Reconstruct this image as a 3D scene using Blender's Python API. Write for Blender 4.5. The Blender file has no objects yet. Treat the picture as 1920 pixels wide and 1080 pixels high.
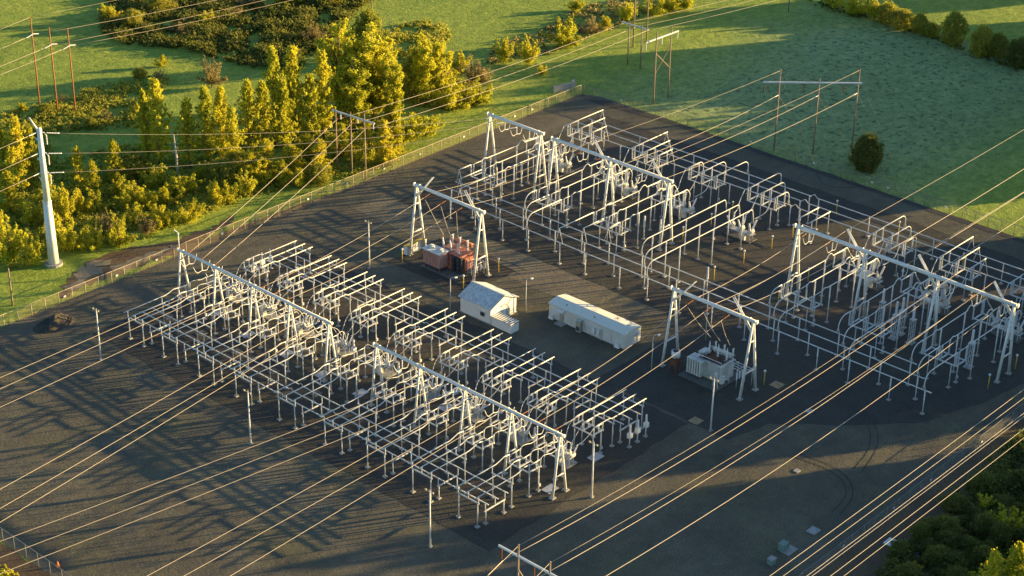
import bpy, math, random
import numpy as np
from mathutils import Vector, Matrix
random.seed(7); rng = np.random.default_rng(7)
S = bpy.context.scene
COL = S.collection

# ------------------------------------------------------------------ camera
CAMZ = 165.0
FPX = 3521.73                      # focal length in pixels of a 1920 wide frame
PITCH, ROLL, YAW = [math.radians(a) for a in (27.298, -0.947, 41.997)]
_h = np.array([math.cos(YAW), math.sin(YAW), 0]); _up = np.array([0, 0, 1.0])
_r = np.cross(_h, _up)
_f = _h*math.cos(PITCH) - _up*math.sin(PITCH)
_d = -np.cross(_r, _f)
_r2 = math.cos(ROLL)*_r + math.sin(ROLL)*_d
_d2 = -math.sin(ROLL)*_r + math.cos(ROLL)*_d
cam = bpy.data.cameras.new('camera'); camo = bpy.data.objects.new('camera', cam); COL.objects.link(camo)
cam.sensor_width = 36; cam.lens = FPX/1920*36; cam.clip_start = 1; cam.clip_end = 4000
M = Matrix(((_r2[0], -_d2[0], -_f[0], 0), (_r2[1], -_d2[1], -_f[1], 0), (_r2[2], -_d2[2], -_f[2], CAMZ), (0, 0, 0, 1)))
camo.matrix_world = M
S.camera = camo
def gp(x, y, z=0.0):
    """photo pixel (1920x1080) -> world point at height z"""
    d = _r2*((x-960)/FPX) + _d2*((y-540)/FPX) + _f
    t = (z-CAMZ)/d[2]
    return Vector((d[0]*t, d[1]*t, z))
def proj(p):
    q = (p[0], p[1], p[2]-CAMZ)
    a, b, c = (sum(m[i]*q[i] for i in range(3)) for m in (_r2, _d2, _f))
    return FPX*a/c+960, FPX*b/c+540
def height_at(b, ty):
    lo, hi = 0, 60
    for _ in range(40):
        m = (lo+hi)/2
        if proj((b[0], b[1], m))[1] > ty: lo = m
        else: hi = m
    return lo

# ------------------------------------------------------------------ light
EL = math.radians(8.2); AZ = math.radians(-31.5)
SUN = Vector((math.cos(AZ)*math.cos(EL), math.sin(AZ)*math.cos(EL), math.sin(EL)))
sl = bpy.data.lights.new('sun', 'SUN'); so = bpy.data.objects.new('sun', sl); COL.objects.link(so)
sl.energy = 5.0; sl.angle = math.radians(0.35); sl.color = (1.0, 0.70, 0.28)
so.rotation_euler = SUN.to_track_quat('Z', 'Y').to_euler(); so.location = (600, -300, 300)
W = bpy.data.worlds.new('World'); S.world = W; W.use_nodes = True
nt = W.node_tree; nt.nodes.clear()
sk = nt.nodes.new('ShaderNodeTexSky'); sk.sky_type = 'NISHITA'; sk.sun_disc = False
sk.sun_elevation = EL; sk.sun_rotation = math.atan2(SUN.x, SUN.y)
sk.air_density = 1.0; sk.dust_density = 0.6; sk.ozone_density = 3.0
bg = nt.nodes.new('ShaderNodeBackground'); bg.inputs[1].default_value = 0.095
wo = nt.nodes.new('ShaderNodeOutputWorld')
nt.links.new(sk.outputs[0], bg.inputs[0]); nt.links.new(bg.outputs[0], wo.inputs[0])
S.view_settings.view_transform = 'Standard'; S.view_settings.look = 'None'
S.view_settings.exposure = 1.7; S.view_settings.gamma = 1
S.cycles.max_bounces = 7; S.cycles.diffuse_bounces = 4; S.cycles.glossy_bounces = 2
S.cycles.transmission_bounces = 5; S.cycles.transparent_max_bounces = 10
S.cycles.use_adaptive_sampling = True

# ------------------------------------------------------------------ materials
class NT:
    """small node helper"""
    def __init__(s, name):
        s.m = bpy.data.materials.new(name); s.m.use_nodes = True
        s.t = s.m.node_tree; s.b = s.t.nodes['Principled BSDF']; s.out = s.t.nodes['Material Output']
    def n(s, k, **kw):
        o = s.t.nodes.new(k)
        for a, v in kw.items(): setattr(o, a, v)
        return o
    def l(s, a, b): s.t.links.new(a, b)
    def inp(s, sock, v):
        if hasattr(v, 'is_linked') or hasattr(v, 'links'): s.l(v, sock)
        else: sock.default_value = v
    def math(s, op, a, b=0.0, clamp=False):
        o = s.n('ShaderNodeMath', operation=op); o.use_clamp = clamp
        s.inp(o.inputs[0], a); s.inp(o.inputs[1], b); return o.outputs[0]
    def pos(s): return s.n('ShaderNodeNewGeometry').outputs['Position']
    def noise(s, scale, detail=4, rough=.55, vec=None, sx=(1, 1, 1), rot=0.0):
        o = s.n('ShaderNodeTexNoise'); o.inputs['Scale'].default_value = scale
        o.inputs['Detail'].default_value = detail; o.inputs['Roughness'].default_value = rough
        v = vec if vec is not None else s.pos()
        if sx != (1, 1, 1) or rot:
            mp = s.n('ShaderNodeMapping'); mp.inputs['Scale'].default_value = sx; mp.inputs['Rotation'].default_value = (0, 0, rot)
            s.l(v, mp.inputs[0]); v = mp.outputs[0]
        s.l(v, o.inputs['Vector']); return o.outputs['Fac']
    def ramp(s, fac, stops):
        o = s.n('ShaderNodeValToRGB'); e = o.color_ramp.elements
        while len(e) < len(stops): e.new(.5)
        for k, (p, c) in enumerate(stops): e[k].position = p; e[k].color = (*c, 1)
        s.l(fac, o.inputs[0]); return o.outputs[0]
    def mix(s, f, a, b, mode='MIX'):
        o = s.n('ShaderNodeMix', data_type='RGBA', blend_type=mode); s.inp(o.inputs[0], f)
        for k, v in ((6, a), (7, b)):
            if isinstance(v, tuple): o.inputs[k].default_value = (*v, 1) if len(v) == 3 else v
            else: s.l(v, o.inputs[k])
        return o.outputs[2]
    def bump(s, h, strength=.5, dist=.1):
        o = s.n('ShaderNodeBump'); o.inputs['Strength'].default_value = strength; o.inputs['Distance'].default_value = dist
        s.l(h, o.inputs['Height']); s.l(o.outputs[0], s.b.inputs['Normal'])
    def color(s, c, rough=.7, metal=0.0):
        if isinstance(c, tuple): s.b.inputs['Base Color'].default_value = (*c, 1)
        else: s.l(c, s.b.inputs['Base Color'])
        s.b.inputs['Roughness'].default_value = rough; s.b.inputs['Metallic'].default_value = metal
        s.b.inputs['Specular IOR Level'].default_value = .3
        return s.m
def paint(name, c, var=.15, rough=.6, metal=0.0, scale=1.2):
    k = NT(name); f = k.noise(scale, 3, .6)
    lo = tuple(max(0, v*(1-var)) for v in c); hi = tuple(min(1, v*(1+var)) for v in c)
    return k.color(k.ramp(f, [(.3, lo), (.7, hi)]), rough, metal)
MAT = {}
MAT['steel'] = paint('galvanised_steel', (.56, .56, .53), .16, .5, .0)
MAT['steel_sun'] = paint('sunlit_galvanised_pipe', (.56, .45, .30), .15, .6)  # fence pipe tinted tan to imitate sunlight on the left fence
MAT['steel_shade'] = paint('shaded_galvanised_pipe', (.20, .19, .17), .15, .7)  # same pipe in a darker tint, imitating shade on the other fences
MAT['white'] = paint('white_paint', (.74, .73, .68), .08, .55)
MAT['alu'] = paint('aluminium_tube', (.68, .67, .62), .10, .45, .0)
MAT['porcelain'] = paint('grey_porcelain', (.50, .52, .54), .12, .3, 0, 6)
MAT['whiteporc'] = paint('white_porcelain', (.72, .72, .72), .1, .3, 0, 6)
MAT['brownporc'] = paint('brown_porcelain', (.20, .07, .03), .2, .3, 0, 6)
MAT['yellow'] = paint('yellow_paint', (.62, .42, .06), .15, .5)
MAT['conc'] = paint('concrete', (.33, .32, .29), .2, .9, 0, 2)
MAT['conc_d'] = paint('weathered_concrete', (.13, .125, .11), .25, .9, 0, 1)
MAT['tan'] = paint('tan_gravel_pad', (.34, .24, .13), .2, .9)
MAT['grate'] = paint('metal_grating', (.42, .43, .44), .1, .6)
MAT['red'] = paint('red_oxide_paint', (.40, .16, .105), .35, .65, 0, 2)
MAT['pink'] = paint('faded_red_paint', (.50, .27, .21), .2, .6, 0, 2)
MAT['tgrey'] = paint('transformer_grey', (.56, .55, .48), .18, .5, 0, 1.2)
MAT['dark'] = paint('dark_metal', (.05, .055, .06), .2, .5)
MAT['rust'] = paint('rusty_steel', (.17, .075, .04), .35, .8, 0, 3)
MAT['greenbox'] = paint('pale_green_paint', (.16, .24, .20), .1, .5)
MAT['orange'] = paint('orange_plastic', (.85, .22, .04), .05, .5)
MAT['beige'] = paint('beige_siding', (.68, .66, .58), .06, .6)
MAT['doortan'] = paint('tan_door_paint', (.40, .36, .27), .1, .6)
MAT['wire'] = paint('aluminium_wire', (.50, .42, .32), .1, .5)
MAT['boulder'] = paint('earth_pile', (.062, .054, .042), .3, .95, 0, 2)
def woodmat(name, c1, c2):
    k = NT(name); f = k.noise(3, 5, .6, sx=(6, 6, .4))
    return k.color(k.ramp(f, [(.3, c1), (.7, c2)]), .85)
MAT['wood'] = woodmat('weathered_pole_wood', (.20, .14, .095), (.40, .29, .195))
MAT['rustwood'] = woodmat('rust_brown_pole_wood', (.24, .09, .04), (.44, .20, .09))
def roofmat(name, c1, c2, ribs):
    k = NT(name); f = k.noise(1.6, 6, .7); m = k.color(k.ramp(f, [(.35, c1), (.62, c2)]), .55)
    w = k.n('ShaderNodeTexWave', wave_type='BANDS', bands_direction=ribs); w.inputs['Scale'].default_value = 1.1
    k.l(k.n('ShaderNodeTexCoord').outputs['Object'], w.inputs['Vector'])
    k.bump(w.outputs['Fac'], .12, .03); return m
MAT['frostroof'] = roofmat('frosted_metal_roof', (.36, .38, .37), (.66, .67, .63), 'Y')
MAT['trailroof'] = roofmat('ribbed_metal_roof', (.70, .65, .52), (.78, .73, .60), 'Y')
def siding():
    k = NT('ribbed_wall_panel'); f = k.noise(.7, 4, .6); m = k.color(k.ramp(f, [(.3, (.60, .58, .51)), (.7, (.70, .68, .60))]), .6)
    w = k.n('ShaderNodeTexWave', wave_type='BANDS', bands_direction='Y'); w.inputs['Scale'].default_value = 1.6
    k.l(k.n('ShaderNodeTexCoord').outputs['Object'], w.inputs['Vector']); k.bump(w.outputs['Fac'], .3, .03); return m
MAT['siding'] = siding()
def chainlink(name, c, lo, hi):
    k = NT(name); k.color(c, .6)
    tr = k.n('ShaderNodeBsdfTransparent'); mx = k.n('ShaderNodeMixShader')
    f = k.noise(2.5, 2, .5); fac = k.ramp(f, [(.3, (lo,)*3), (.7, (hi,)*3)])
    k.l(fac, mx.inputs[0]); k.l(tr.outputs[0], mx.inputs[1]); k.l(k.b.outputs[0], mx.inputs[2]); k.l(mx.outputs[0], k.out.inputs[0])
    return k.m
MAT['mesh'] = chainlink('chain_link_mesh', (.36, .29, .20), .12, .19)

def gravel(name, stops, moss=.35):
    k = NT(name); p = k.pos()
    big = k.noise(.035, 5, .6); mid = k.noise(.30, 6, .7); fine = k.noise(3.4, 3, .7)
    streak = k.noise(.11, 6, .7, sx=(1, .14, 1), rot=math.radians(28)); streak2 = k.noise(.16, 6, .7, sx=(.12, 1, 1), rot=math.radians(8))
    f = k.math('ADD', k.math('MULTIPLY', big, .38), k.math('MULTIPLY', mid, .30))
    f = k.math('ADD', f, k.math('ADD', k.math('MULTIPLY', streak, .18), k.math('MULTIPLY', streak2, .14)))
    c = k.ramp(f, stops)
    # yellowish weed bloom and dark oily smudges, each with its own outline
    ms = k.math('MULTIPLY', k.ramp(k.noise(.075, 6, .72), [(.50, (0,)*3), (.62, (1,)*3)]), moss)
    c = k.mix(ms, c, tuple(min(1, v*w) for v, w in zip(stops[1][1], (1.22, 1.28, .80))))
    dk = k.math('MULTIPLY', k.ramp(k.noise(.13, 7, .75), [(.57, (0,)*3), (.70, (1,)*3)]), .34)
    c = k.mix(dk, c, tuple(v*.52 for v in stops[1][1]))
    sp = k.ramp(fine, [(.25, (.52,)*3), (.5, (1.0,)*3), (.78, (1.6,)*3)])
    c = k.mix(.85, c, sp, 'MULTIPLY')
    h = k.math('ADD', k.math('MULTIPLY', fine, .5), k.math('MULTIPLY', k.noise(.8, 6, .75), 1.3))
    k.bump(h, .5, .2)
    return k.color(c, .95)
MAT['gravel'] = gravel('crushed_gravel', [(.36, (.068, .061, .044)), (.5, (.110, .097, .067)), (.64, (.168, .146, .102))])
MAT['gravel_d'] = gravel('dark_gravel', [(.36, (.044, .040, .034)), (.5, (.058, .053, .044)), (.64, (.078, .070, .058))])
MAT['gravel_l'] = gravel('pale_gravel_strip', [(.36, (.125, .105, .070)), (.5, (.165, .138, .094)), (.64, (.21, .175, .12))])
MAT['dirt'] = gravel('bare_earth', [(.36, (.075, .05, .03)), (.5, (.12, .08, .045)), (.64, (.17, .12, .07))])
MAT['sand'] = gravel('pale_sand', [(.36, (.16, .13, .085)), (.5, (.22, .18, .12)), (.64, (.28, .235, .165))])
MAT['dark_strip'] = gravel('dark_strip_ground', [(.36, (.045, .042, .038)), (.5, (.062, .057, .050)), (.64, (.085, .078, .068))])

def fieldmat():
    k = NT('meadow_grass'); p = k.pos()
    sx = k.n('ShaderNodeSeparateXYZ'); k.l(p, sx.inputs[0]); X, Y = sx.outputs[0], sx.outputs[1]
    big = k.noise(.018, 5, .6); mid = k.noise(.22, 6, .7); fine = k.noise(1.7, 4, .75)
    f = k.math('ADD', k.math('MULTIPLY', big, .4), k.math('MULTIPLY', mid, .6))
    green = k.ramp(f, [(.34, (.165, .235, .028)), (.5, (.245, .32, .040)), (.66, (.37, .40, .060))])
    frost = k.ramp(f, [(.34, (.175, .24, .085)), (.5, (.25, .32, .115)), (.66, (.34, .40, .17))])
    # frosted pasture east of the yard fence
    wob = k.math('MULTIPLY', k.math('SUBTRACT', k.noise(.05, 4), .5), 34)
    a = k.math('DIVIDE', k.math('SUBTRACT', k.math('SUBTRACT', 268, k.math('MULTIPLY', X, -.02)), k.math('ADD', Y, wob)), 30, True)
    b = k.math('DIVIDE', k.math('SUBTRACT', k.math('ADD', X, wob), 318), 14, True)
    c = k.math('DIVIDE', k.math('SUBTRACT', 424, k.math('ADD', X, k.math('MULTIPLY', wob, .15))), 6, True)
    e = k.math('DIVIDE', k.math('SUBTRACT', Y, 168), 30, True)
    m = k.math('MULTIPLY', k.math('MULTIPLY', a, b), k.math('MULTIPLY', c, e))
    col = k.mix(m, green, frost)
    # dark droppings and tussocks scattered on the pasture
    v = k.noise(.62, 2, .5); spots = k.math('MULTIPLY', k.ramp(v, [(.575, (0,)*3), (.63, (1,)*3)]), .7)
    col = k.mix(k.math('MULTIPLY', spots, m), col, (.06, .085, .035))
    sp = k.ramp(fine, [(.25, (.6,)*3), (.5, (1.0,)*3), (.75, (1.4,)*3)])
    tuft = k.ramp(k.noise(.55, 5, .7), [(.3, (.55, .62, .6)), (.5, (1.0,)*3), (.7, (1.4, 1.3, 1.15))])
    col = k.mix(.75, k.mix(.85, col, sp, 'MULTIPLY'), tuft, 'MULTIPLY')
    h = k.math('ADD', k.math('MULTIPLY', fine, .6), k.math('MULTIPLY', k.noise(.5, 6, .75), 1.8))
    k.bump(h, .7, .4)
    return k.color(col, .9)
MAT['field'] = fieldmat()

def leafmat(name, c1, c2, c3):
    k = NT(name)
    isl = k.n('ShaderNodeNewGeometry').outputs['Random Per Island']
    oi = k.n('ShaderNodeObjectInfo').outputs['Random']
    f = k.math('ADD', k.math('MULTIPLY', isl, .65), k.math('MULTIPLY', oi, .35))
    c = k.ramp(f, [(.1, c1), (.5, c2), (.9, c3)])
    k.color(c, .7)
    tr = k.n('ShaderNodeBsdfTranslucent'); k.l(c, tr.inputs[0])
    mx = k.n('ShaderNodeMixShader'); mx.inputs[0].default_value = .58
    k.l(k.b.outputs[0], mx.inputs[1]); k.l(tr.outputs[0], mx.inputs[2]); k.l(mx.outputs[0], k.out.inputs[0])
    return k.m
MAT['lf_gold'] = leafmat('golden_leaves', (.36, .37, .03), (.60, .57, .04), (.82, .70, .065))
MAT['lf_green'] = leafmat('yellow_green_leaves', (.38, .41, .036), (.62, .60, .046), (.82, .73, .07))
MAT['lf_olive'] = leafmat('olive_leaves', (.22, .25, .035), (.40, .40, .055), (.60, .52, .085))
MAT['lf_brown'] = leafmat('russet_twigs', (.20, .16, .06), (.36, .29, .11), (.54, .43, .19))
MAT['lf_dark'] = leafmat('dark_green_leaves', (.095, .13, .03), (.18, .205, .042), (.32, .30, .06))
MAT['lf_bramble'] = leafmat('bramble_leaves', (.22, .28, .04), (.40, .42, .06), (.62, .56, .09))
MAT['lf_bramble_shade'] = leafmat('shaded_bramble_leaves', (.07, .10, .022), (.14, .165, .032), (.30, .27, .05))  # dark bramble green, deepened further to imitate the cottonwoods' shade
MAT['lf_frost'] = leafmat('frosted_leaves', (.16, .22, .12), (.34, .42, .30), (.60, .68, .58))
MAT['bark'] = paint('grey_bark', (.20, .155, .11), .3, .9, 0, 4)
MAT['palebark'] = paint('pale_dead_wood', (.48, .42, .34), .2, .9, 0, 4)

# ------------------------------------------------------------------ mesh building
class MB:
    def __init__(s): s.v = []; s.f = []
    def box(s, c, d, rz=0.0, taper=1.0):
        x, y, z = [k/2 for k in d]; n = len(s.v); cr, sr = math.cos(rz), math.sin(rz)
        for dz in (-z, z):
            t = taper if dz > 0 else 1
            for dx, dy in ((-x, -y), (x, -y), (x, y), (-x, y)):
                dx *= t; dy *= t
                s.v.append((c[0]+dx*cr-dy*sr, c[1]+dx*sr+dy*cr, c[2]+dz))
        s.f += [(n, n+3, n+2, n+1), (n+4, n+5, n+6, n+7)] + [(n+i, n+(i+1) % 4, n+4+(i+1) % 4, n+4+i) for i in range(4)]
        return s
    def tube(s, a, b, r, r2=None, k=6): return s.path([a, b], [r, r if r2 is None else r2], k)
    def path(s, pts, r, k=6):
        pts = [Vector(p) for p in pts]; R = r if isinstance(r, (list, tuple)) else [r]*len(pts); n0 = len(s.v)
        prev = None
        for i, p in enumerate(pts):
            if i == 0: t = pts[1]-p
            elif i == len(pts)-1: t = p-pts[i-1]
            else: t = (pts[i+1]-p).normalized() + (p-pts[i-1]).normalized()
            t.normalize()
            if prev is None:
                ref = Vector((0, 0, 1)) if abs(t.z) < .9 else Vector((1, 0, 0)); x = t.cross(ref).normalized()
            else:
                x = (prev - t*prev.dot(t)).normalized()
            prev = x; y = t.cross(x)
            for j in range(k):
                a = 2*math.pi*j/k; q = p + (x*math.cos(a)+y*math.sin(a))*R[i]; s.v.append(q[:])
        for i in range(len(pts)-1):
            for j in range(k):
                a, b = n0+i*k+j, n0+i*k+(j+1) % k; s.f.append((a, b, b+k, a+k))
        s.f.append(tuple(n0+j for j in range(k))[::-1]); s.f.append(tuple(n0+(len(pts)-1)*k+j for j in range(k)))
        return s
    def stack(s, base, up, h, r, n=5, k=8, r2=None):
        """ribbed insulator: alternating sheds along the axis"""
        base = Vector(base); up = Vector(up).normalized(); pts = []; R = []
        r2 = r if r2 is None else r2
        for i in range(n*2+1):
            t = i/(n*2); pts.append(base+up*h*t); rr = r+(r2-r)*t; R.append(rr if i % 2 else rr*.62)
        return s.path(pts, R, k)
    def ball(s, c, r, k=8, m=6, sz=1.0):
        n = len(s.v); c = Vector(c)
        for i in range(1, m):
            a = math.pi*i/m
            for j in range(k):
                b = 2*math.pi*j/k; s.v.append((c.x+r*math.sin(a)*math.cos(b), c.y+r*math.sin(a)*math.sin(b), c.z+r*sz*math.cos(a)))
        top = len(s.v); s.v.append((c.x, c.y, c.z+r*sz)); bot = len(s.v); s.v.append((c.x, c.y, c.z-r*sz))
        for i in range(m-2):
            for j in range(k): a, b = n+i*k+j, n+i*k+(j+1) % k; s.f.append((a, a+k, b+k, b))
        for j in range(k):
            s.f.append((top, n+j, n+(j+1) % k)); s.f.append((bot, n+(m-2)*k+(j+1) % k, n+(m-2)*k+j))
        return s
    def poly(s, pts, z):
        n = len(s.v); s.v += [(p[0], p[1], z) for p in pts]; s.f.append(tuple(range(n, n+len(pts)))); return s
    def face(s, pts):
        n = len(s.v); s.v += [tuple(p) for p in pts]; s.f.append(tuple(range(n, n+len(pts)))); return s
    def build(s, name, mat, parent=None, smooth=False, loc=None):
        me = bpy.data.meshes.new(name); me.from_pydata(s.v, [], s.f); me.validate()
        if smooth: me.shade_smooth()
        me.materials.append(MAT[mat] if isinstance(mat, str) else mat)
        o = bpy.data.objects.new(name, me); COL.objects.link(o)
        if parent: o.parent = parent
        if loc is not None: o.location = loc
        return o
def np_mesh(name, V, F, mat, parent=None):
    me = bpy.data.meshes.new(name); nf, k = F.shape
    me.vertices.add(len(V)); me.vertices.foreach_set('co', V.astype(np.float32).ravel())
    me.loops.add(nf*k); me.loops.foreach_set('vertex_index', F.astype(np.int32).ravel())
    me.polygons.add(nf); me.polygons.foreach_set('loop_start', np.arange(0, nf*k, k, dtype=np.int32))
    me.update(calc_edges=True)
    me.materials.append(MAT[mat]); o = bpy.data.objects.new(name, me); COL.objects.link(o)
    if parent: o.parent = parent
    return o
def tag(o, label=None, cat=None, group=None, kind=None):
    if label: o['label'] = label
    if cat: o['category'] = cat
    if group: o['group'] = group
    if kind: o['kind'] = kind
    return o
def thing(name, label, cat, loc=(0, 0, 0), rz=0.0, group=None):
    o = bpy.data.objects.new(name, None); COL.objects.link(o); o.location = loc; o.rotation_euler = (0, 0, rz)
    return tag(o, label, cat, group)
def dup(o, loc=None, rz=None, label=None, parent=None):
    c = o.copy(); COL.objects.link(c)
    if parent: c.parent = parent
    if loc is not None: c.location = loc
    if rz is not None: c.rotation_euler = (0, 0, rz)
    if label: c['label'] = label
    for ch in list(o.children): dup(ch, parent=c)
    return c
class Kit:
    """first use places the original, later uses place copies"""
    def __init__(s, make): s.o = None; s.make = make
    def put(s, label, loc, rz=0.0):
        if s.o is None:
            s.o = s.make(); s.o.location = loc; s.o.rotation_euler = (0, 0, rz); s.o['label'] = label; return s.o
        return dup(s.o, loc, rz, label)
ORD = ['first', 'second', 'third', 'fourth', 'fifth', 'sixth', 'seventh', 'eighth', 'ninth', 'tenth', 'eleventh', 'twelfth', 'thirteenth', 'fourteenth', 'fifteenth', 'sixteenth', 'seventeenth', 'eighteenth', 'nineteenth', 'twentieth'] + ['%dth' % i if i % 10 not in (1, 2, 3) or i in (11, 12, 13) else '%d%s' % (i, {1: 'st', 2: 'nd', 3: 'rd'}[i % 10]) for i in range(21, 400)]
LMR = ['left', 'middle', 'right']

# ------------------------------------------------------------------ ground
def sheet(name, pts, z, mat, kind='structure'):
    return tag(MB().poly(pts, z).build(name, mat), kind=kind)
def wob(pts, amp, step=4.0, seed=1):
    r = random.Random(seed); out = []
    for i in range(len(pts)):
        a, b = Vector(pts[i]).to_2d(), Vector(pts[(i+1) % len(pts)]).to_2d(); n = max(1, int((b-a).length/step))
        for j in range(n):
            p = a.lerp(b, j/n); out.append((p.x+r.uniform(-amp, amp), p.y+r.uniform(-amp, amp)))
    return out
sheet('field', [(-1500, -1500), (2500, -1500), (2500, 2500), (-1500, 2500)], 0.0, 'field')
sheet('gravel_yard', [(122.5, 118.8), (326, 118.8), (326, 266), (324, 270.5), (122.5, 270.5)], 0.02, 'gravel')
sheet('dark_gravel', wob([(222, 151), (231, 149), (240, 138.5), (250, 130), (262, 126.5), (273, 124.6), (300, 122.6), (317, 126), (317.5, 258), (250.2, 258), (250.2, 186), (244, 180), (222, 180)], .25, 2.5, 3), 0.04, 'gravel_d')
sheet('equipment_gravel', wob([(171.5, 158.2), (221.5, 159), (222, 202), (221, 256), (171, 256.5)], .35, 2.5, 4), 0.04, 'gravel_d')
sheet('transformer_gravel', wob([(229, 218.2), (243.5, 218.2), (243.5, 239), (229, 239)], .25, 2, 5), 0.04, 'gravel_d')
sheet('gravel_road', wob([(242, 190), (250.0, 186), (250.0, 262), (241, 262), (240.5, 215)], .5, 4, 6), 0.035, 'gravel_l')
# earth and sand by the steel pole
px = lambda L, z=0: [gp(x, y, z).to_2d()[:] for x, y in L]
sheet('bare_ground', wob(px([(108, 548), (150, 500), (195, 475), (260, 462), (330, 452), (400, 425), (440, 405), (440, 412), (350, 468), (250, 502), (180, 530), (120, 556)]), 1.0, 1.0, 7), 0.015, 'dirt')
sheet('sand_patch', wob(px([(128, 540), (150, 505), (180, 487), (205, 490), (200, 505), (165, 525), (140, 545)]), 1.0, .9, 8), 0.03, 'sand')
sheet('pale_track', wob(px([(205, 502), (245, 485), (285, 474), (330, 458), (300, 476), (255, 496), (215, 512)]), .8, .9, 9), 0.03, 'sand')
sheet('fence_verge', wob([(200, 270.5), (246, 270.5), (236, 271.6), (205, 272.6)], .25, 2.0, 10), 0.018, 'dirt')
sheet('fence_verge', wob([(321.6, 268), (326.0, 262), (326.0, 119), (324.2, 119), (324.2, 240)], .15, 2.5, 11), 0.05, 'dark_strip')  # narrow darker strip of ground inside the pasture fence
sheet('earth_verge', wob([(150, 120), (326, 120), (326, 110), (262, 108), (235, 104), (214, 101), (190, 104), (150, 104)], .8, 2.5, 12), 0.015, 'dirt')
sheet('earth_verge', wob([(122.4, 180), (122.4, 262), (118.5, 262), (117.5, 225), (118.5, 205), (116, 180)], .5, 2.0, 13), 0.015, 'dirt')
def ribbon(name, pts, w, z, mat):
    mb = MB(); P = [Vector((p[0], p[1])) for p in pts]; L = []
    for i, p in enumerate(P):
        t = (P[min(i+1, len(P)-1)]-P[max(i-1, 0)]).normalized(); n = Vector((-t.y, t.x))*w/2; L.append((p+n, p-n))
    for (a, b), (c, d) in zip(L, L[1:]): mb.face([(a.x, a.y, z), (b.x, b.y, z), (d.x, d.y, z), (c.x, c.y, z)])
    return tag(mb.build(name, mat), kind='structure')
def arc_px(L, n=26):
    P = [gp(x, y).to_2d() for x, y in L]; out = []
    for i in range(n+1):
        t = i/n*(len(P)-1); k = min(int(t), len(P)-2); u = t-k
        p0, p1, p2, p3 = P[max(k-1, 0)], P[k], P[k+1], P[min(k+2, len(P)-1)]
        out.append(.5*((2*p1)+(p2-p0)*u+(2*p0-5*p1+4*p2-p3)*u*u+(3*p1-p0-3*p2+p3)*u**3))
    return out
for i, L in enumerate([[(1505, 712), (1560, 738), (1605, 770), (1630, 805), (1627, 845), (1600, 880)], [(1520, 706), (1580, 738), (1625, 775), (1645, 812), (1640, 850), (1612, 888)],
                       [(1480, 855), (1540, 875), (1578, 900), (1585, 930), (1560, 960)], [(1495, 850), (1555, 872), (1592, 900), (1598, 932), (1575, 965)],
                       [(905, 480), (935, 486), (965, 497), (985, 507)], [(900, 488), (930, 494), (958, 505), (975, 515)], [(1530, 325), (1545, 345), (1575, 352), (1620, 350)]]):
    ribbon('tyre_track', arc_px(L), .17, 0.055+.004*i, 'gravel_d')

# ------------------------------------------------------------------ near yard (low voltage side), nine bays
NB = [248.05, 238.4, 228.5, 218.55, 207.45, 196.1, 186.05, 175.75, 165.7]
def bayname(i): return '%s near bay from the left' % ORD[i]
def post_part(root, x, y, h, r=.10, foot=True, name='post'):
    p = MB().tube((x, y, 0), (x, y, h), r).build(name, 'steel', root, True)
    if foot: MB().box((x, y, .08), (.75, .75, .28), taper=.8).build('footing', 'conc', p)
    return p
def ins_part(root, x, y, z0, z1, r=.12, mat='porcelain', n=5, x1=None, y1=None):
    a = Vector((x, y, z0)); b = Vector((x if x1 is None else x1, y if y1 is None else y1, z1))
    return MB().stack(a, b-a, (b-a).length, r, n, 7).build('insulator', mat, root, True)
def mk_frame():
    t = thing('bus_support_frame', '', 'bus support', group='support frames of the near yard')
    for y in (-2.0, 2.0): post_part(t, 0, y, 4.4)
    MB().box((0, 0, 4.42), (.16, 4.6, .2)).build('crossbeam', 'steel', t)
    for y in (-2.15, 0, 2.15): ins_part(t, 0, y, 4.5, 5.55)
    return t
def mk_low_frame():
    t = thing('low_support_frame', '', 'bus support', group='low support frames of the near yard')
    for x in (.1, 4.2): post_part(t, x, 0, 2.35)
    MB().box((2.15, 0, 2.38), (4.7, .16, .2)).build('crossbeam', 'steel', t)
    for x in (0, 2.2, 4.4): ins_part(t, x, 0, 2.45, 3.72)
    return t
def mk_switch(hx, ph, z0, z1, ix, group, py, wide):
    t = thing('disconnect_switch', '', 'switch', group=group)
    for x in (-hx*.85, hx*.85):
        for y in (-py, py): post_part(t, x, y, z0)
    f = MB()
    for x in (-hx, hx): f.box((x, 0, z0), (.16, wide, .2))
    for y in (-ph, 0, ph): f.box((0, y, z0+.12), (2*hx+.3, .3, .1))
    f.build('platform', 'steel', t)
    for y in (-ph, 0, ph):
        for x in ix: ins_part(t, x, y, z0+.17, z1, .13 if z1 < 7 else .17, 'porcelain', 5 if z1 < 7 else 8)
        MB().tube((ix[0], y, z1+.05), (ix[-1], y, z1+.05), .07).ball((ix[-1], y, z1+.1), .16, 6, 4).build('blade', 'alu', t, True)
    MB().tube((hx*.85+.15, -py, .9), (hx*.85+.15, -py, z0), .05).box((hx*.85+.22, -py, 1.0), (.35, .35, .5)).build('operating_rod', 'steel', t)
    return t
kit_frame, kit_low = Kit(mk_frame), Kit(mk_low_frame)
kit_swa = Kit(lambda: mk_switch(1.3, 2.15, 4.5, 5.8, (-1.3, .3, 1.3), 'front switches of the near yard', 2.0, 4.7))
kit_swb = Kit(lambda: mk_switch(.95, 2.15, 4.4, 5.7, (-.9, .9), 'middle switches of the near yard', 1.9, 4.7))
kit_swc = Kit(lambda: mk_switch(1.15, 2.15, 4.4, 5.7, (-1.1, .1, 1.1), 'rear switches of the near yard', 2.0, 4.7))
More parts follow.
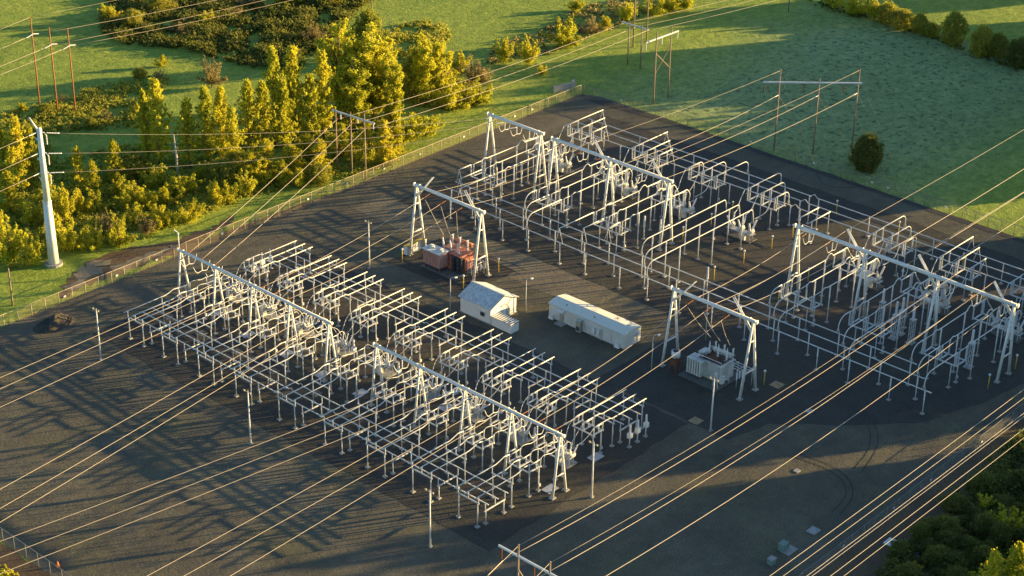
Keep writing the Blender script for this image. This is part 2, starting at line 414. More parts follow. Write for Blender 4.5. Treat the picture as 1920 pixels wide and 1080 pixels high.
def mk_breaker():
    t = thing('circuit_breaker', '', 'breaker', group='circuit breakers of the near yard')
    MB().box((0, 0, .12), (2.6, 2.4, .3)).build('pad', 'conc', t)
    cb = MB().box((-1.0, .85, 1.25), (.75, 1.0, 1.8)).box((-1.0, .85, 2.19), (.9, 1.15, .1)).build('cabinet', 'tgrey', t)
    f = MB()
    for x in (-.45, .55):
        for y in (-.9, .5): f.tube((x, y, .25), (x, y, 1.7), .06)
    f.box((.05, -.2, 1.68), (1.4, 2.0, .14)).build('stand', 'steel', t)
    for y in (-1.0, -.2, .6):
        k = MB().tube((-.65, y, 1.98), (.75, y, 1.98), .26, k=10).build('tank', 'tgrey', t, True)
        for sx in (-1, 1):
            MB().stack((.05+sx*.35, y, 2.15), (sx*.55, (y+.2)*.35, 1.35), 1.65, .17, 6, 7, .12).build('bushing', 'whiteporc', t, True)
    return t
kit_brk = Kit(mk_breaker)
def mk_ct():
    t = thing('instrument_transformer', '', 'transformer', group='post mounted instrument transformers')
    post_part(t, 0, 0, 1.9, .12)
    MB().box((0, 0, 2.3), (.75, .7, .85)).build('box', 'white', t)
    MB().stack((0, 0, 2.7), (0, 0, 1), 1.4, .24, 6, 8, .17).build('bushing', 'whiteporc', t, True)
    MB().ball((0, 0, 4.15), .17).build('cap', 'alu', t, True)
    return t
kit_ct = Kit(mk_ct)
def bar(name, pts, label, group, r=.088, mat='alu', cat='bus bar', k=6):
    o = MB().path(pts, r, k).build(name, mat, None, True); return tag(o, label, cat, group)
def smooth(P, n=5):
    P = [Vector(p) for p in P]; out = []
    for i in range(len(P)-1):
        p0, p1, p2, p3 = P[max(i-1, 0)], P[i], P[i+1], P[min(i+2, len(P)-1)]
        for j in range(n):
            u = j/n; out.append(.5*((2*p1)+(p2-p0)*u+(2*p0-5*p1+4*p2-p3)*u*u+(3*p1-p0-3*p2+p3)*u**3))
    return out+[P[-1]]
for i, c in enumerate(NB):
    bn = bayname(i)
    for u, nm in ((174.8, 'outer front'), (182.5, 'inner front'), (207.1, 'inner rear'), (214.8, 'outer rear')):
        kit_frame.put('%s two-post support frame of the %s' % (nm, bn), (u, c, 0))
    for u, nm in ((176.25, 'front'), (208.8, 'rear')):
        kit_low.put('low %s support frame at the right side of the %s' % (nm, bn), (u, c-2.25, 0))
    kit_swa.put('front switch on a raised platform in the %s' % bn, (187.7, c, 0))
    kit_swb.put('middle switch before the breaker in the %s' % bn, (193.8, c, 0))
    kit_swc.put('rear switch behind the breaker in the %s' % bn, (203.1, c, 0))
    kit_brk.put('grey circuit breaker on a pad in the %s' % bn, (197.9, c-.1, 0))
    for j, dv in enumerate((2.15, 0, -2.15)):
        v = c+dv; ph = LMR[j]
        bar('bus_bar', [(174.0, v, 5.6), (183.3, v, 5.6), (184.2, v, 5.82), (185.2, v, 6.15), (186.5, v, 6.0)], '%s of three front tubes along the %s' % (ph, bn), 'front tubes of the near yard')
        bar('bus_bar', [(201.9, v, 5.85), (203.0, v, 5.95), (206.0, v, 5.9), (206.5, v, 5.62), (215.5, v, 5.6)], '%s of three rear tubes along the %s' % (ph, bn), 'rear tubes of the near yard')
        bar('jumper_cable', smooth([(189.0, v, 5.9), (189.6, v, 6.2), (190.6, v, 6.05), (191.7, v, 5.75), (192.9, v, 5.85)], 3), '%s bowed jumper between the front switches of the %s' % (ph, bn), 'jumpers between near yard switches', .055, cat='cable')
        bv = c-.1+((-1.0, -.2, .6)[2-j]+.2)*1.35-.2
        bar('jumper_cable', smooth([(194.7, v, 5.8), (195.5, v, 6.1), (196.7, (v+bv)/2, 5.2), (197.3, bv, 3.8)], 3), '%s jumper dropping to the breaker of the %s' % (ph, bn), 'jumpers into near yard breakers', .045, cat='cable')
        bar('jumper_cable', smooth([(198.5, bv, 3.8), (199.4, (v+bv)/2, 4.0), (200.8, v, 5.0), (202.0, v, 5.85)], 3), '%s jumper rising from the breaker of the %s' % (ph, bn), 'jumpers out of near yard breakers', .045, cat='cable')
for u0, nm, grp in ((176.25, 'front', 'long cross tubes of the front row'), (208.8, 'rear', 'long cross tubes of the rear row')):
    for j in range(3):
        for (a, b), sg in (((210.9, 250.6), 'left'), ((200.6, 209.9), 'short middle'), ((162.8, 199.7), 'right')):
            bar('cross_bus_bar', [(u0+2.2*j, a, 3.82), (u0+2.2*j, b, 3.82)], '%s low cross tube, %s stretch of the %s row in the near yard' % (ORD[j], sg, nm), grp, .095)
        for a, b in ((210.9, 209.9), (200.6, 199.7)):
            bar('expansion_joint', smooth([(u0+2.2*j, a, 3.85), (u0+2.2*j, (a+b)/2, 4.2), (u0+2.2*j, b, 3.85)], 3), '%s arched joint in the %s cross tubes, %s of two' % (ORD[j], nm, 'left' if a > 205 else 'right'), 'arched joints of the cross tubes', .06, cat='cable')
for k, (u, v, lb) in enumerate([(208.8, 161.4, 'box mounted transformer at the right rear corner, nearest of three'), (211.0, 161.5, 'box mounted transformer at the right rear corner, middle of three'), (213.3, 161.6, 'box mounted transformer at the right rear corner, farthest of three'),
        (197.3, 203.8, 'post mounted transformer beside the fifth near breaker'), (197.4, 172.2, 'post mounted transformer beside the eighth near breaker'), (197.3, 215.1, 'post mounted transformer beside the fourth near breaker'), (197.3, 192.5, 'post mounted transformer beside the sixth near breaker'),
        (206.6, 253.0, 'post transformer at the left rear corner, nearest of three'), (208.8, 253.1, 'post transformer at the left rear corner, middle of three'), (211.0, 253.2, 'post transformer at the left rear corner, farthest of three')]):
    kit_ct.put(lb, (u, v, 0))
# ground grates and slabs in the near yard
def slab(name, x, y, dx, dy, label, mat='conc', z=.1, cat='slab', rz=0, grp='slabs lying on the gravel'):
    return tag(MB().box((0, 0, z/2+.04), (dx, dy, z)).build(name, mat, loc=(x, y, 0)), label, cat, grp)
for k, (u, v) in enumerate([(202.6, 163.4), (190.4, 162.6), (190.2, 206.0), (190.0, 215.6), (190.6, 225.6), (190.4, 236.0), (202.0, 194.6), (197.0, 192.0), (191.6, 246.6)]):
    slab('operator_grating', u, v, 2.4, 1.7, 'steel standing grate on the gravel by switch post, %s from the right' % ORD[k], 'grate', grp='standing grates in the near yard')
for i, c in enumerate(NB[:8]):
    slab('cable_trench_cover', 184.8, c+3.9, 1.8, 1.5, 'square pale cover on gravel left of the %s' % bayname(i), 'conc_d', grp='trench covers in the near yard')

# ------------------------------------------------------------------ lattice-free portals
def portal(label, u, vs, z, legs, r, braces, arms=(), strings=()):
    t = thing('portal_gantry', label, 'portal', (u, 0, 0), group='white tubular portals')
    hi, lo = max(vs), min(vs)
    bm = MB().tube((0, hi+.4, z), (0, lo-.4, z), r, k=10)
    for v in vs: bm.tube((0, v+.75, z), (0, v+.68, z), r*1.35, k=10).tube((0, v-.68, z), (0, v-.75, z), r*1.35, k=10)
    bm.build('beam', 'white', t, True)
    for v in vs:
        for s, d in zip((-1, 1), legs):
            lg = MB().tube((s*d, v, 0), (s*.12, v, z-.1), r*.8, r*.62, 8).build('leg', 'white', t, True)
            MB().box((s*d, v, .1), (1.0, 1.0, .3), taper=.85).build('footing', 'conc', lg)
        bk = MB()
        for zz in braces:
            f = 1-zz/z; bk.tube((-legs[0]*f, v, zz), (legs[1]*f, v, zz), r*.42)
        bk.build('leg_brace', 'white', t, True)
    kb = MB()
    for v in vs:
        for s in (-1, 1):
            if lo <= v+s*1.6 <= hi: kb.tube((0, v, z-2.0), (0, v+s*1.7, z-.1), r*.3)
    if kb.v: kb.build('knee_brace', 'white', t, True)
    for v, s in arms:
        a = MB()
        for dx in (-.22, .22): a.tube((dx, v, z-2.4), (dx, v+s*4.4, z+3.0), r*.34, r*.3)
        a.box((0, v+s*1.2, z-1.0), (.44, .1, .1)); a.build('shield_wire_arm', 'white', t, True)
    return t
portal('near left portal of five white columns above the first bays', 190.2, [253.8, 243.7, 233.6, 223.6, 213.5], 11.1, (1.5, 1.7), .27, (3.6, 9.0))
portal('near right portal of five white columns above the last bays', 190.2, [201.7, 191.4, 181.1, 170.9, 160.6], 11.1, (1.5, 1.7), .27, (3.6, 9.0))
portal('white portal standing over the red transformer', 236.2, [238.1, 220.8], 14.4, (2.1, 2.1), .33, (4.6, 10.5), [(238.1, -1), (220.8, 1)])
portal('far left narrow portal nearest the back corner', 273.0, [252.9, 238.4], 14.4, (2.1, 2.3), .33, (4.6,))
portal('far middle portal of three columns', 272.3, [234.1, 219.0, 203.9], 14.5, (2.0, 2.0), .35, (4.6, 10.5), [(219.0, 1), (203.9, 1)])
portal('white portal standing over the grey transformer', 236.2, [174.4, 157.4], 14.5, (2.3, 2.3), .33, (4.6, 10.5), [(174.4, -1), (157.4, 1)])
portal('far right portal of four columns', 272.4, [173.3, 158.4, 143.3, 128.2], 14.6, (2.2, 2.0), .36, (4.6, 10.5), [(158.4, 1), (143.3, 1), (128.2, 1)])
mt = thing('camera_mast', 'thin camera mast rising above the left end of the near portal', 'mast', (190.2, 254.2, 0))
MB().tube((0, 0, 11.3), (0, 0, 14.6), .11, .08).build('mast_pole', 'white', mt, True); MB().tube((0, 0, 14.6), (-.5, .5, 15.2), .09).ball((-.3, -.4, 14.5), .2).build('camera_head', 'white', mt)

# ------------------------------------------------------------------ far yard (high voltage side), seven bays
FB = [(244.65, 'v', 'up', 'v', 'up'), (226.3, 'c', 'up', 'v', 'up'), (211.05, 'v', 'down', 'c', 'down'), (195.85, 'r', 'up', 'c', 'up'), (165.75, 'c', 'up', 'c', 'up'), (150.8, 'c', 'up', 'v', 'up'), (135.65, 'c', 'up', 'v', 'up')]
FU = (251.7, 255.1, 258.5); RU = (298.0, 301.4, 304.8)
def farname(i): return '%s far bay from the left' % ORD[i]
def mk_bus_post():
    t = thing('bus_post', '', 'bus support', group='short bus posts of the far yard')
    post_part(t, 0, 0, 2.7)
    MB().stack((0, 0, 2.7), (0, 0, 1), 1.8, .15, 7, 7).build('insulator', 'whiteporc', t, True); return t
def mk_tall_post():
    t = thing('tall_bus_post', '', 'bus support', group='tall bus posts of the far yard')
    post_part(t, 0, 0, 5.3, .12)
    MB().stack((0, 0, 5.3), (0, 0, 1), 2.25, .16, 8, 7).build('insulator', 'whiteporc', t, True); return t
kit_bp, kit_tp = Kit(mk_bus_post), Kit(mk_tall_post)
kfa = Kit(lambda: mk_switch(1.45, 3.35, 4.8, 7.55, (-1.9, -1.1, 1.4), 'front switches of the far yard', 2.2, 7.4))
kfb = Kit(lambda: mk_switch(1.45, 3.35, 4.8, 7.55, (-2.3, .8, 1.4), 'middle switches of the far yard', 2.2, 7.4))
kfc = Kit(lambda: mk_switch(1.6, 3.35, 4.8, 7.55, (-2.0, -1.2, 1.5), 'rear switches of the far yard', 2.2, 7.4))
def mk_far_breaker():
    t = thing('circuit_breaker', '', 'breaker', group='circuit breakers of the far yard')
    MB().box((0, 0, .1), (2.6, 6.4, .24)).build('pad', 'conc_d', t)
    f = MB()
    for y in (-2.6, 0, 2.6):
        for x in (-.55, .55): f.tube((x, y, .2), (x, y, 1.5), .08)
    f.box((0, 0, 1.45), (1.5, 6.2, .16)).build('stand', 'steel', t)
    MB().box((-1.0, -1.3, 1.0), (.7, 1.1, 1.5)).build('cabinet', 'tgrey', t)
    for y in (-2.4, 0, 2.4):
        k = MB().tube((-.75, y, 1.95), (.85, y, 1.95), .42, k=10).ball((0, y, 2.3), .36).build('tank', 'tgrey', t, True)
        for s in (-1, 1): MB().stack((s*.4, y, 2.2), (s*.42, y*.07, 1), 2.3, .26, 8, 8, .19).build('bushing', 'whiteporc', t, True)
    return t
kfk = Kit(mk_far_breaker)
ends = {251.7: (131.2, 248.5), 255.1: (134.7, 248.8), 258.5: (138.2, 249.2)}
posts = {251.7: [132, 138.7, 147.1, 153.7, 162.1, 169.5, 177, 184.5, 192.2, 199, 207.6, 214.2, 222.5, 229.4, 237, 244], 255.1: [135.5, 142.9, 150.4, 157.9, 165.5, 173, 180.5, 188, 195.6, 203.2, 210.8, 218.4, 226, 233.3, 241, 247], 258.5: [139, 147.1, 153.8, 162.3, 168.9, 176, 184, 192.3, 199, 207.3, 214.3, 222.7, 230, 237.5, 245]}
for j, u in enumerate(FU):
    a, b = ends[u]
    bar('long_bus_bar', [(u, a-.4, 4.62), (u, b, 4.62)], '%s long low cross tube along the front of the far yard' % ('nearest', 'middle', 'farthest')[j], 'long front tubes of the far yard', .10)
    for k, v in enumerate(sorted(posts[u], reverse=True)):
        kit_bp.put('%s post from the left, %s front cross tube, far yard' % (ORD[k], ('nearest', 'middle', 'farthest')[j]), (u, v, 0))
for j, u in enumerate(RU):
    for (a, b), sg in (((191.5, 252.0), 'left'), ((108.0, 190.0), 'right')):
        bar('long_bus_bar', [(u, a, 4.5), (u, b, 4.5)], '%s low cross tube along the back of the far yard, %s stretch' % (('nearest', 'middle', 'farthest')[j], sg), 'long rear tubes of the far yard', .10)
    bar('expansion_joint', smooth([(u, 191.5, 4.5), (u, 190.75, 5.1), (u, 190.0, 4.5)], 3), 'arched joint in the %s back cross tube of the far yard' % ('nearest', 'middle', 'farthest')[j], 'arched joints of the far yard', .07, cat='cable')
    for k, v in enumerate([251, 244.5, 237, 229.5, 222, 214.5, 207.3, 199.5, 191.9, 189.6, 177.3, 169.8, 162.3, 154.6, 146.9, 139.4, 132, 124.5, 117, 110]):
        if (k+j) % 2 == 0 or k in (8, 9): kit_bp.put('%s post from the left, %s back cross tube, far yard' % (ORD[k], ('nearest', 'middle', 'farthest')[j]), (u, v, 0))
for i, (c, ft, fd, rt, rd) in enumerate(FB):
    fn = farname(i)
    kfc.put('rear switch on a tall platform in the %s' % fn, (294.9, c, 0))
    kfk.put('grey circuit breaker with splayed bushings in the %s' % fn, (286.6, c, 0))
    if ft != 'r':
        kfa.put('front switch on a tall platform in the %s' % fn, (263.9, c, 0))
        kfb.put('middle switch before the breaker in the %s' % fn, (281.6, c, 0))
    for j, dv in enumerate((3.35, 0, -3.35)):
        v = c+dv; ph = LMR[j]
        ub = FU[2-j] if fd == 'up' else FU[j]
        ur = RU[2-j] if rd == 'up' else RU[j]
        e = 262.0 if ft != 'r' else 284.6
        if ft == 'v':
            pts = [(ub-.3, v, 7.7), (e, v, 7.7)]
        else:
            pts = [(ub, v, 4.65)] + [(ub+1.9*(1-math.cos(a)), v, 5.8+1.9*math.sin(a)) for a in [math.pi/2*q/6 for q in range(7)]] + [(e, v, 7.7)]
        if ft == 'r': pts += smooth([(284.6, v, 7.7), (285.3, v, 7.3), (285.9, v, 4.6)], 3)[1:]
        mb = MB().path(pts, .10)
        for s in (-1, 1):
            if ft == 'v': mb.tube((ub, v, 7.6), (ub, v+s*.85, 4.65), .055)
            else: mb.tube((ub, v, 5.75), (ub, v+s*.45, 4.65), .035)
        tag(mb.build('bus_bar', 'alu', None, True), '%s front connection tube of the %s' % (ph, fn), 'bus bar', 'front connection tubes of the far yard')
        if ft != 'r':
            m = 276.6 if j != 1 else 277.6
            pts = smooth([(265.3, v, 7.6), (266.1, v, 7.95), (266.9, v, 7.7)], 3)+[(m, v, 7.7)]+smooth([(m, v, 7.7), (m+.7, v, 8.35), (m+1.6, v, 8.4), (m+2.2, v, 7.75)], 3)[1:]+[(282.4, v, 7.75)]+smooth([(282.4, v, 7.75), (283.6, v, 7.7), (284.6, v, 6.4), (285.6, c+dv*.75, 4.5)], 3)[1:]
            bar('bus_bar', pts, '%s middle tube bent to the breaker, %s' % (ph, fn), 'middle tubes of the far yard', .10)
            for u, w in ((268.0, 'near'), (276.2, 'far')): kit_tp.put('tall post, %s end of %s middle tube, %s' % (w, ph, fn), (u, v, 0))
        else:
            for u, w in ((261.7, 'near'), (272.3, 'middle'), (282.0, 'far')): kit_tp.put('tall post, %s one under the %s long tube, %s' % (w, ph, fn), (u, v, 0))
        bar('jumper_cable', smooth([(287.6, c+dv*.72, 4.5), (288.8, c+dv*.8, 4.7), (290.2, v, 5.6), (291.6, v, 7.6)], 4), '%s cable rising from the breaker of the %s' % (ph, fn), 'breaker cables of the far yard', .07, cat='cable')
        if rt == 'v': pts = [(291.6, v, 7.7), (ur+.2, v, 7.7)]
        else: pts = [(291.6, v, 7.7)]+[(ur-1.5+1.5*math.sin(a), v, 6.2+1.5*math.cos(a)) for a in [math.pi/2*q/5 for q in range(6)]]+[(ur, v, 4.5)]
        mb = MB().path(pts, .10)
        for s in (-1, 1):
            if rt == 'v': mb.tube((ur, v, 7.6), (ur, v+s*.9, 4.5), .055)
            else: mb.tube((ur, v, 5.9), (ur, v+s*.45, 4.5), .035)
        tag(mb.build('bus_bar', 'alu', None, True), '%s rear connection tube of the %s' % (ph, fn), 'bus bar', 'rear connection tubes of the far yard')
# bus tie switch in the gap of the back row
t = thing('bus_tie_switch', 'low bus tie switch standing in the gap of the back row', 'switch', (297.0, 185.4, 0))
for x in (-3, 3.2):
    for y in (-1.4, 1.4): post_part(t, x, y, 4.7)
f = MB()
for z in (1.6, 2.9): f.box((-2.0, 0, z), (.14, 2.9, .14))
f.build('rail', 'steel', t)
for y in (-1.4, 1.4): MB().tube((-3.7, y, 4.8), (3.6, y, 4.8), .12).build('contact_bar', 'alu', t, True)
# lattice stands with tall insulators
def mk_lattice():
    t = thing('lattice_stand', '', 'insulator stand', group='lattice stands of the far yard')
    m = MB(); w = .38
    for sx in (-1, 1):
        for sy in (-1, 1): m.box((sx*w, sy*w, 2.5), (.09, .09, 4.7))
    for k in range(8):
        z = .3+k*.57; s = 1 if k % 2 else -1
        for q in (-1, 1):
            m.tube((s*w, q*w, z), (-s*w, q*w, z+.55), .03, k=4); m.tube((q*w, s*w, z), (q*w, -s*w, z+.55), .03, k=4)
    m.box((0, 0, 4.9), (1.0, 1.0, .12)); m.build('lattice_tower', 'steel', t)
    MB().box((0, 0, .12), (1.5, 1.5, .25)).build('footing', 'conc', t)
    MB().stack((0, 0, 4.95), (0, 0, 1), 2.7, .30, 9, 9, .24).build('insulator', 'whiteporc', t, True); return t
kl = Kit(mk_lattice)
for k, (u, v) in enumerate([(274.0, 154.6), (271.3, 150.1), (273.5, 150.1), (272.0, 146.9), (271.5, 134.6)]):
    kl.put('%s lattice stand topped by a white insulator under the right portal' % ORD[k], (u, v, 0))
for k, (u, v) in enumerate([(274.2, 244.7), (269.5, 214.5), (272.0, 209.3), (273.0, 206.0), (288.5, 150.0), (262.5, 186.2)]):
    q = thing('insulator_column', 'slim white insulator column on a post in the far yard, %s from the left' % ORD[k], 'insulator', (u, v, 0), group='insulator columns of the far yard')
    post_part(q, 0, 0, 2.6, .14); MB().stack((0, 0, 2.6), (0, 0, 1), 2.6, .26, 9, 8, .2).build('insulator', 'whiteporc', q, True)
# yellow posts carrying globe lamps
def mk_globe():
    t = thing('globe_lamp_post', '', 'lamp post', group='yellow lamp posts with white globes')
    MB().tube((0, 0, 0), (0, 0, 2.7), .10, k=7).build('post', 'yellow', t, True)
    MB().ball((0, 0, 2.85), .24).build('globe', 'white', t, True); return t
kg = Kit(mk_globe)
GL = [(309.8, 188.2, 'behind the gap in the back row'), (293.6, 188, 'beside the bus tie switch'), (286.3, 188, 'right of the fourth far breaker'), (277, 188.1, 'on open gravel, second from the road'), (267.3, 188.1, 'on open gravel, nearest the road'),
      (230.7, 236.8, 'left of the red transformer'), (240.8, 220.4, 'right of the red transformer'), (230.8, 220.3, 'in front of the red transformer'), (276.7, 128.2, 'right of the last portal leg'), (267.1, 128.2, 'by the bottom right portal leg'), (240.9, 157.3, 'right of the grey transformer'),
      (267.4, 173, 'under the first switch right of the open gravel'), (286.3, 203.1, 'between the third and fourth far breakers'), (294.1, 203.5, 'between the third and fourth rear switches'), (277.2, 203.4, 'beside the right leg of the far middle portal'), (279.5, 174.5, 'beyond the first leg of the far right portal'), (310, 173.3, 'behind the fifth far bay by the back road'), (306.2, 156.2, 'behind the sixth far bay by the back road')]
for u, v, w in GL: kg.put('yellow post with a white globe %s' % w, (u, v, 0))

# ------------------------------------------------------------------ buildings
t = thing('gabled_building', 'small white gabled building with a frosted roof beside the trailer', 'building', (227.4, 210.6, 0))
w, l, e, r = 3.5, 3.85, 3.25, 4.75
m = MB(); V = [(-w, -l), (w, -l), (w, l), (-w, l)]
for a, b in ((3, 0), (1, 2)): m.face([(*V[a], 0), (*V[b], 0), (*V[b], e), (*V[a], e)])
m.face([(*V[0], 0), (*V[1], 0), (*V[1], e), (0, -l, r), (*V[0], e)]); m.face([(*V[2], 0), (*V[3], 0), (*V[3], e), (0, l, r), (*V[2], e)])
m.build('wall', 'white', t)
m = MB(); th = .12; o = .35; dz = (r-e)/w
for s in (-1, 1):
    A = [(0, -l-o, r+.03), (0, l+o, r+.03), (s*(w+o), l+o, e-o*dz+.03), (s*(w+o), -l-o, e-o*dz+.03)]
    B = [(x, y, z+th) for x, y, z in A]
    if s < 0: A, B = A[::-1], B[::-1]
    m.face(B); m.face(A[::-1])
    for i in range(4): m.face([A[i], A[(i+1) % 4], B[(i+1) % 4], B[i]])
rf = m.build('roof', 'frostroof', t)
MB().box((0, 0, r+.2), (.25, 2*l+.7, .08)).build('ridge_cap', 'white', rf)
MB().box((1.3, -l-.04, 1.1), (1.1, .08, 2.2)).build('door', 'tgrey', t)
MB().box((.3, -l-.35, 3.0), (.3, .7, .12)).tube((.3, -l-.6, 3.0), (.3, -l-.6, 2.7), .12).build('lamp', 'tgrey', t)
fan = MB().box((-w-.2, -2.0, 1.7), (.4, .8, .7)).build('vent_fan', 'dark', t)
MB().box((-w-.06, -2.0, 1.7), (.12, 1.1, 1.0)).build('vent_frame', 'white', fan)
MB().box((w+.35, -1.5, 2.3), (.7, 1.6, .12)).box((w+.4, -1.5, .9), (.7, .9, 1.6)).build('air_unit', 'beige', t)
MB().box((0, 0, .06), (2*w+.3, 2*l+.3, .16)).build('foundation', 'conc', t)
t = thing('storage_shed', 'low white lean-to shed with a slatted roof against the gabled building', 'shed', (224.95, 204.1, 0))
MB().box((0, 0, .85), (2.1, 4.9, 1.7)).build('wall', 'white', t)
m = MB()
for k in range(9): m.box((.05, -2.25+k*.56, 1.83), (2.3, .26, .1))
rf = m.build('roof_slat', 'white', t); MB().box((.05, 0, 1.74), (2.25, 5.0, .06)).build('roof_deck', 'dark', t)

t = thing('office_trailer', 'long beige modular control trailer with a ribbed pale roof', 'trailer', (235.95, 191.95, 0))
W2, L2, E2, R2 = 2.3, 9.05, 3.05, 3.5
m = MB(); V = [(-W2, -L2), (W2, -L2), (W2, L2), (-W2, L2)]
for a, b in ((3, 0), (1, 2)): m.face([(*V[a], .12), (*V[b], .12), (*V[b], E2), (*V[a], E2)])
m.face([(*V[0], .12), (*V[1], .12), (*V[1], E2), (0, -L2, R2), (*V[0], E2)]); m.face([(*V[2], .12), (*V[3], .12), (*V[3], E2), (0, L2, R2), (*V[2], E2)])
m.build('wall', 'siding', t)
m = MB(); dz = (R2-E2)/W2; o = .12
for s in (-1, 1):
    A = [(0, -L2-o, R2+.02), (0, L2+o, R2+.02), (s*(W2+o), L2+o, E2-o*dz+.02), (s*(W2+o), -L2-o, E2-o*dz+.02)]
    B = [(x, y, z+.09) for x, y, z in A]
    if s < 0: A, B = A[::-1], B[::-1]
    m.face(B); m.face(A[::-1])
    for i in range(4): m.face([A[i], A[(i+1) % 4], B[(i+1) % 4], B[i]])
rf = m.build('roof', 'trailroof', t)
m = MB()
for x, y in ((-1.3, 5.6), (-1.4, -1.2), (.9, 2.6), (1.2, -4.5), (.4, -7.6)): m.tube((x, y, 3.2), (x, y, 3.62), .11, k=7)
m.build('roof_vent', 'dark', rf, True)
dr = MB().box((-W2-.04, 5.9, 1.2), (.1, 1.0, 2.1)).build('door', 'doortan', t); MB().box((-W2-.12, 5.55, 1.15), (.08, .1, .2)).build('handle', 'dark', dr)
m = MB(); m.face([(-W2, 5.1, 2.75), (-W2, 6.8, 2.75), (-W2-.9, 6.8, 2.45), (-W2-.9, 5.1, 2.45)]); m.box((-W2-.45, 5.95, 2.5), (.9, 1.7, .06)); m.build('awning', 'white', t)
MB().box((-W2-.7, 5.6, .12), (1.4, 1.9, .24)).build('doorstep', 'conc', t)
m = MB(); m.box((-W2-.42, 1.3, 1.25), (.8, 1.05, 2.3)); ac = m.build('air_conditioner', 'doortan', t)
MB().box((-W2-.84, 1.3, .8), (.06, .75, .8)).build('grille', 'dark', ac); MB().box((-W2-.5, 1.3, 2.5), (1.0, 1.2, .08)).build('hood', 'tgrey', ac)
MB().box((-W2-.2, .35, 1.2), (.3, .5, .6)).build('meter_box', 'tgrey', t)
for y in (-1.9, -3.0): MB().box((-W2-.18, y, 1.35), (.3, .62, 1.25)).build('electric_panel', 'white', t)
MB().tube((-W2-.15, -3.55, .0), (-W2-.15, -3.55, 2.3), .06).tube((-W2-.15, -1.5, .0), (-W2-.15, -1.5, 1.3), .05).build('conduit', 'tgrey', t)
for y in (8.2, -7.6): MB().box((-W2-.3, y, .55), (.55, 1.1, .9), taper=.75).build('vent_hood', 'white', t)
MB().box((1.3, -L2-.3, 2.1), (.6, .6, .5), taper=.7).build('wall_vent', 'white', t)
MB().box((0, 0, .06), (2*W2-.2, 2*L2-.2, .14)).build('skirt', 'dark', t)
m = MB()
for y in (-6.0, -3.9, 3.6, 4.4): m.box((-W2-.012, y, 1.55), (.03, .06, 2.8))
m.build('wall_seam', 'doortan', t)
m = MB()
for x in (-W2-.1, W2+.1): m.box((x, 0, E2-.08), (.1, 2*L2+.1, .12))
m.build('gutter', 'tgrey', t)

# ------------------------------------------------------------------ transformers
def rad(t, x, y, dx, dy, z0, z1, n, mat, along='y'):
    m = MB(); L = dy if along == 'y' else dx
    for k in range(n):
        q = -L/2+L*(k+.5)/n
        if along == 'y': m.box((x, y+q, (z0+z1)/2), (dx, L/n*.62, z1-z0))
        else: m.box((x+q, y, (z0+z1)/2), (L/n*.62, dy, z1-z0))
    m.box((x, y, z1-.12), (dx*.92 if along == 'y' else dx, dy if along == 'y' else dy*.92, .2)); m.box((x, y, z0+.12), (dx*.92 if along == 'y' else dx, dy if along == 'y' else dy*.92, .2))
    return m.build('radiator', mat, t)
t = thing('power_transformer', 'red oil filled power transformer under its white portal', 'transformer', (236.2, 228.3, 0))
MB().box((0, 0, .1), (8.4, 9.6, .26)).build('pad', 'conc_d', t)
MB().box((.5, -.4, 1.9), (3.6, 5.6, 3.3)).box((.5, -.4, 3.6), (3.9, 5.9, .16)).build('tank', 'red', t)
rad(t, -2.75, 2.0, 2.4, 4.4, 1.0, 3.9, 11, 'pink')
cp = MB().box((-2.75, 2.0, 4.08), (2.7, 4.7, .22)).build('radiator_cover', 'white', t)
for q in (-1.2, 1.2): MB().tube((-2.75, 2.0+q, 4.15), (-2.75, 2.0+q, 4.5), .75, k=12).build('fan', 'tgrey', cp, True)
lg = MB()
for x in (-3.6, -1.9):
    for y in (.1, 3.9): lg.box((x, y, .6), (.2, .2, .9))
lg.build('radiator_leg', 'rust', t)
m = MB()
for a in range(2):
    for b in range(4): m.tube((-1.35, -3.0+a*1.15, .75+b*.78), (-1.85, -3.0+a*1.15, .75+b*.78), .36, k=10)
m.box((-1.25, -2.4, 1.9), (.5, 2.6, 3.3)); fb = m.build('fan_bank', 'dark', t)
MB().box((.9, -3.6, 2.0), (3.2, .9, 2.6)).build('side_radiator', 'red', t)
MB().tube((2.6, -2.6, 4.6), (2.6, 1.8, 4.6), .48, k=12).build('conservator', 'red', t, True)
MB().tube((2.6, -1.8, 3.6), (2.6, -1.8, 4.3), .1).tube((2.6, 1.0, 3.6), (2.6, 1.0, 4.3), .1).build('conservator_support', 'red', t)
for k, y in enumerate((1.9, -.1, -2.1)):
    b = MB().stack((-.5, y, 3.7), (-.12, .06, 1), 2.4, .27, 9, 8, .17).build('bushing', 'whiteporc', t, True)
    MB().tube((-.78, y+.14, 6.05), (-.83, y+.16, 6.45), .13).build('terminal', 'red', b, True)
    b = MB().tube((1.7, y-.2, 3.6), (1.7, y-.2, 4.3), .16).stack((1.7, y-.2, 4.3), (0, 0, 1), 1.5, .2, 6, 8).build('surge_arrester', 'whiteporc', t, True)
    MB().box((1.7, y-.2, 5.9), (.7, .12, .12)).build('terminal', 'tgrey', b)
m = MB()
for x in (-.2, 2.2):
    for z in (2.6, 1.2): m.tube((x, -4.2, z), (x, -7.0, z), .07)
for y in (-4.2, -5.2, -6.2): m.tube((-.2, y, 0), (-.2, y, 2.7), .08).tube((2.2, y, 0), (2.2, y, 2.7), .08).tube((-.2, y, 2.6), (2.2, y, 2.6), .06)
m.build('cable_rack', 'steel', t, True)
for k in range(3): MB().stack((-.2+k*1.2, -6.6, 1.3), (0, 0, 1), 1.1, .2, 5, 8).build('rack_insulator', 'whiteporc', t, True)
t = thing('pipe_barrier', 'white crate stacked along the left legs of the transformer portal', 'barrier', (236.3, 238.6, 0))
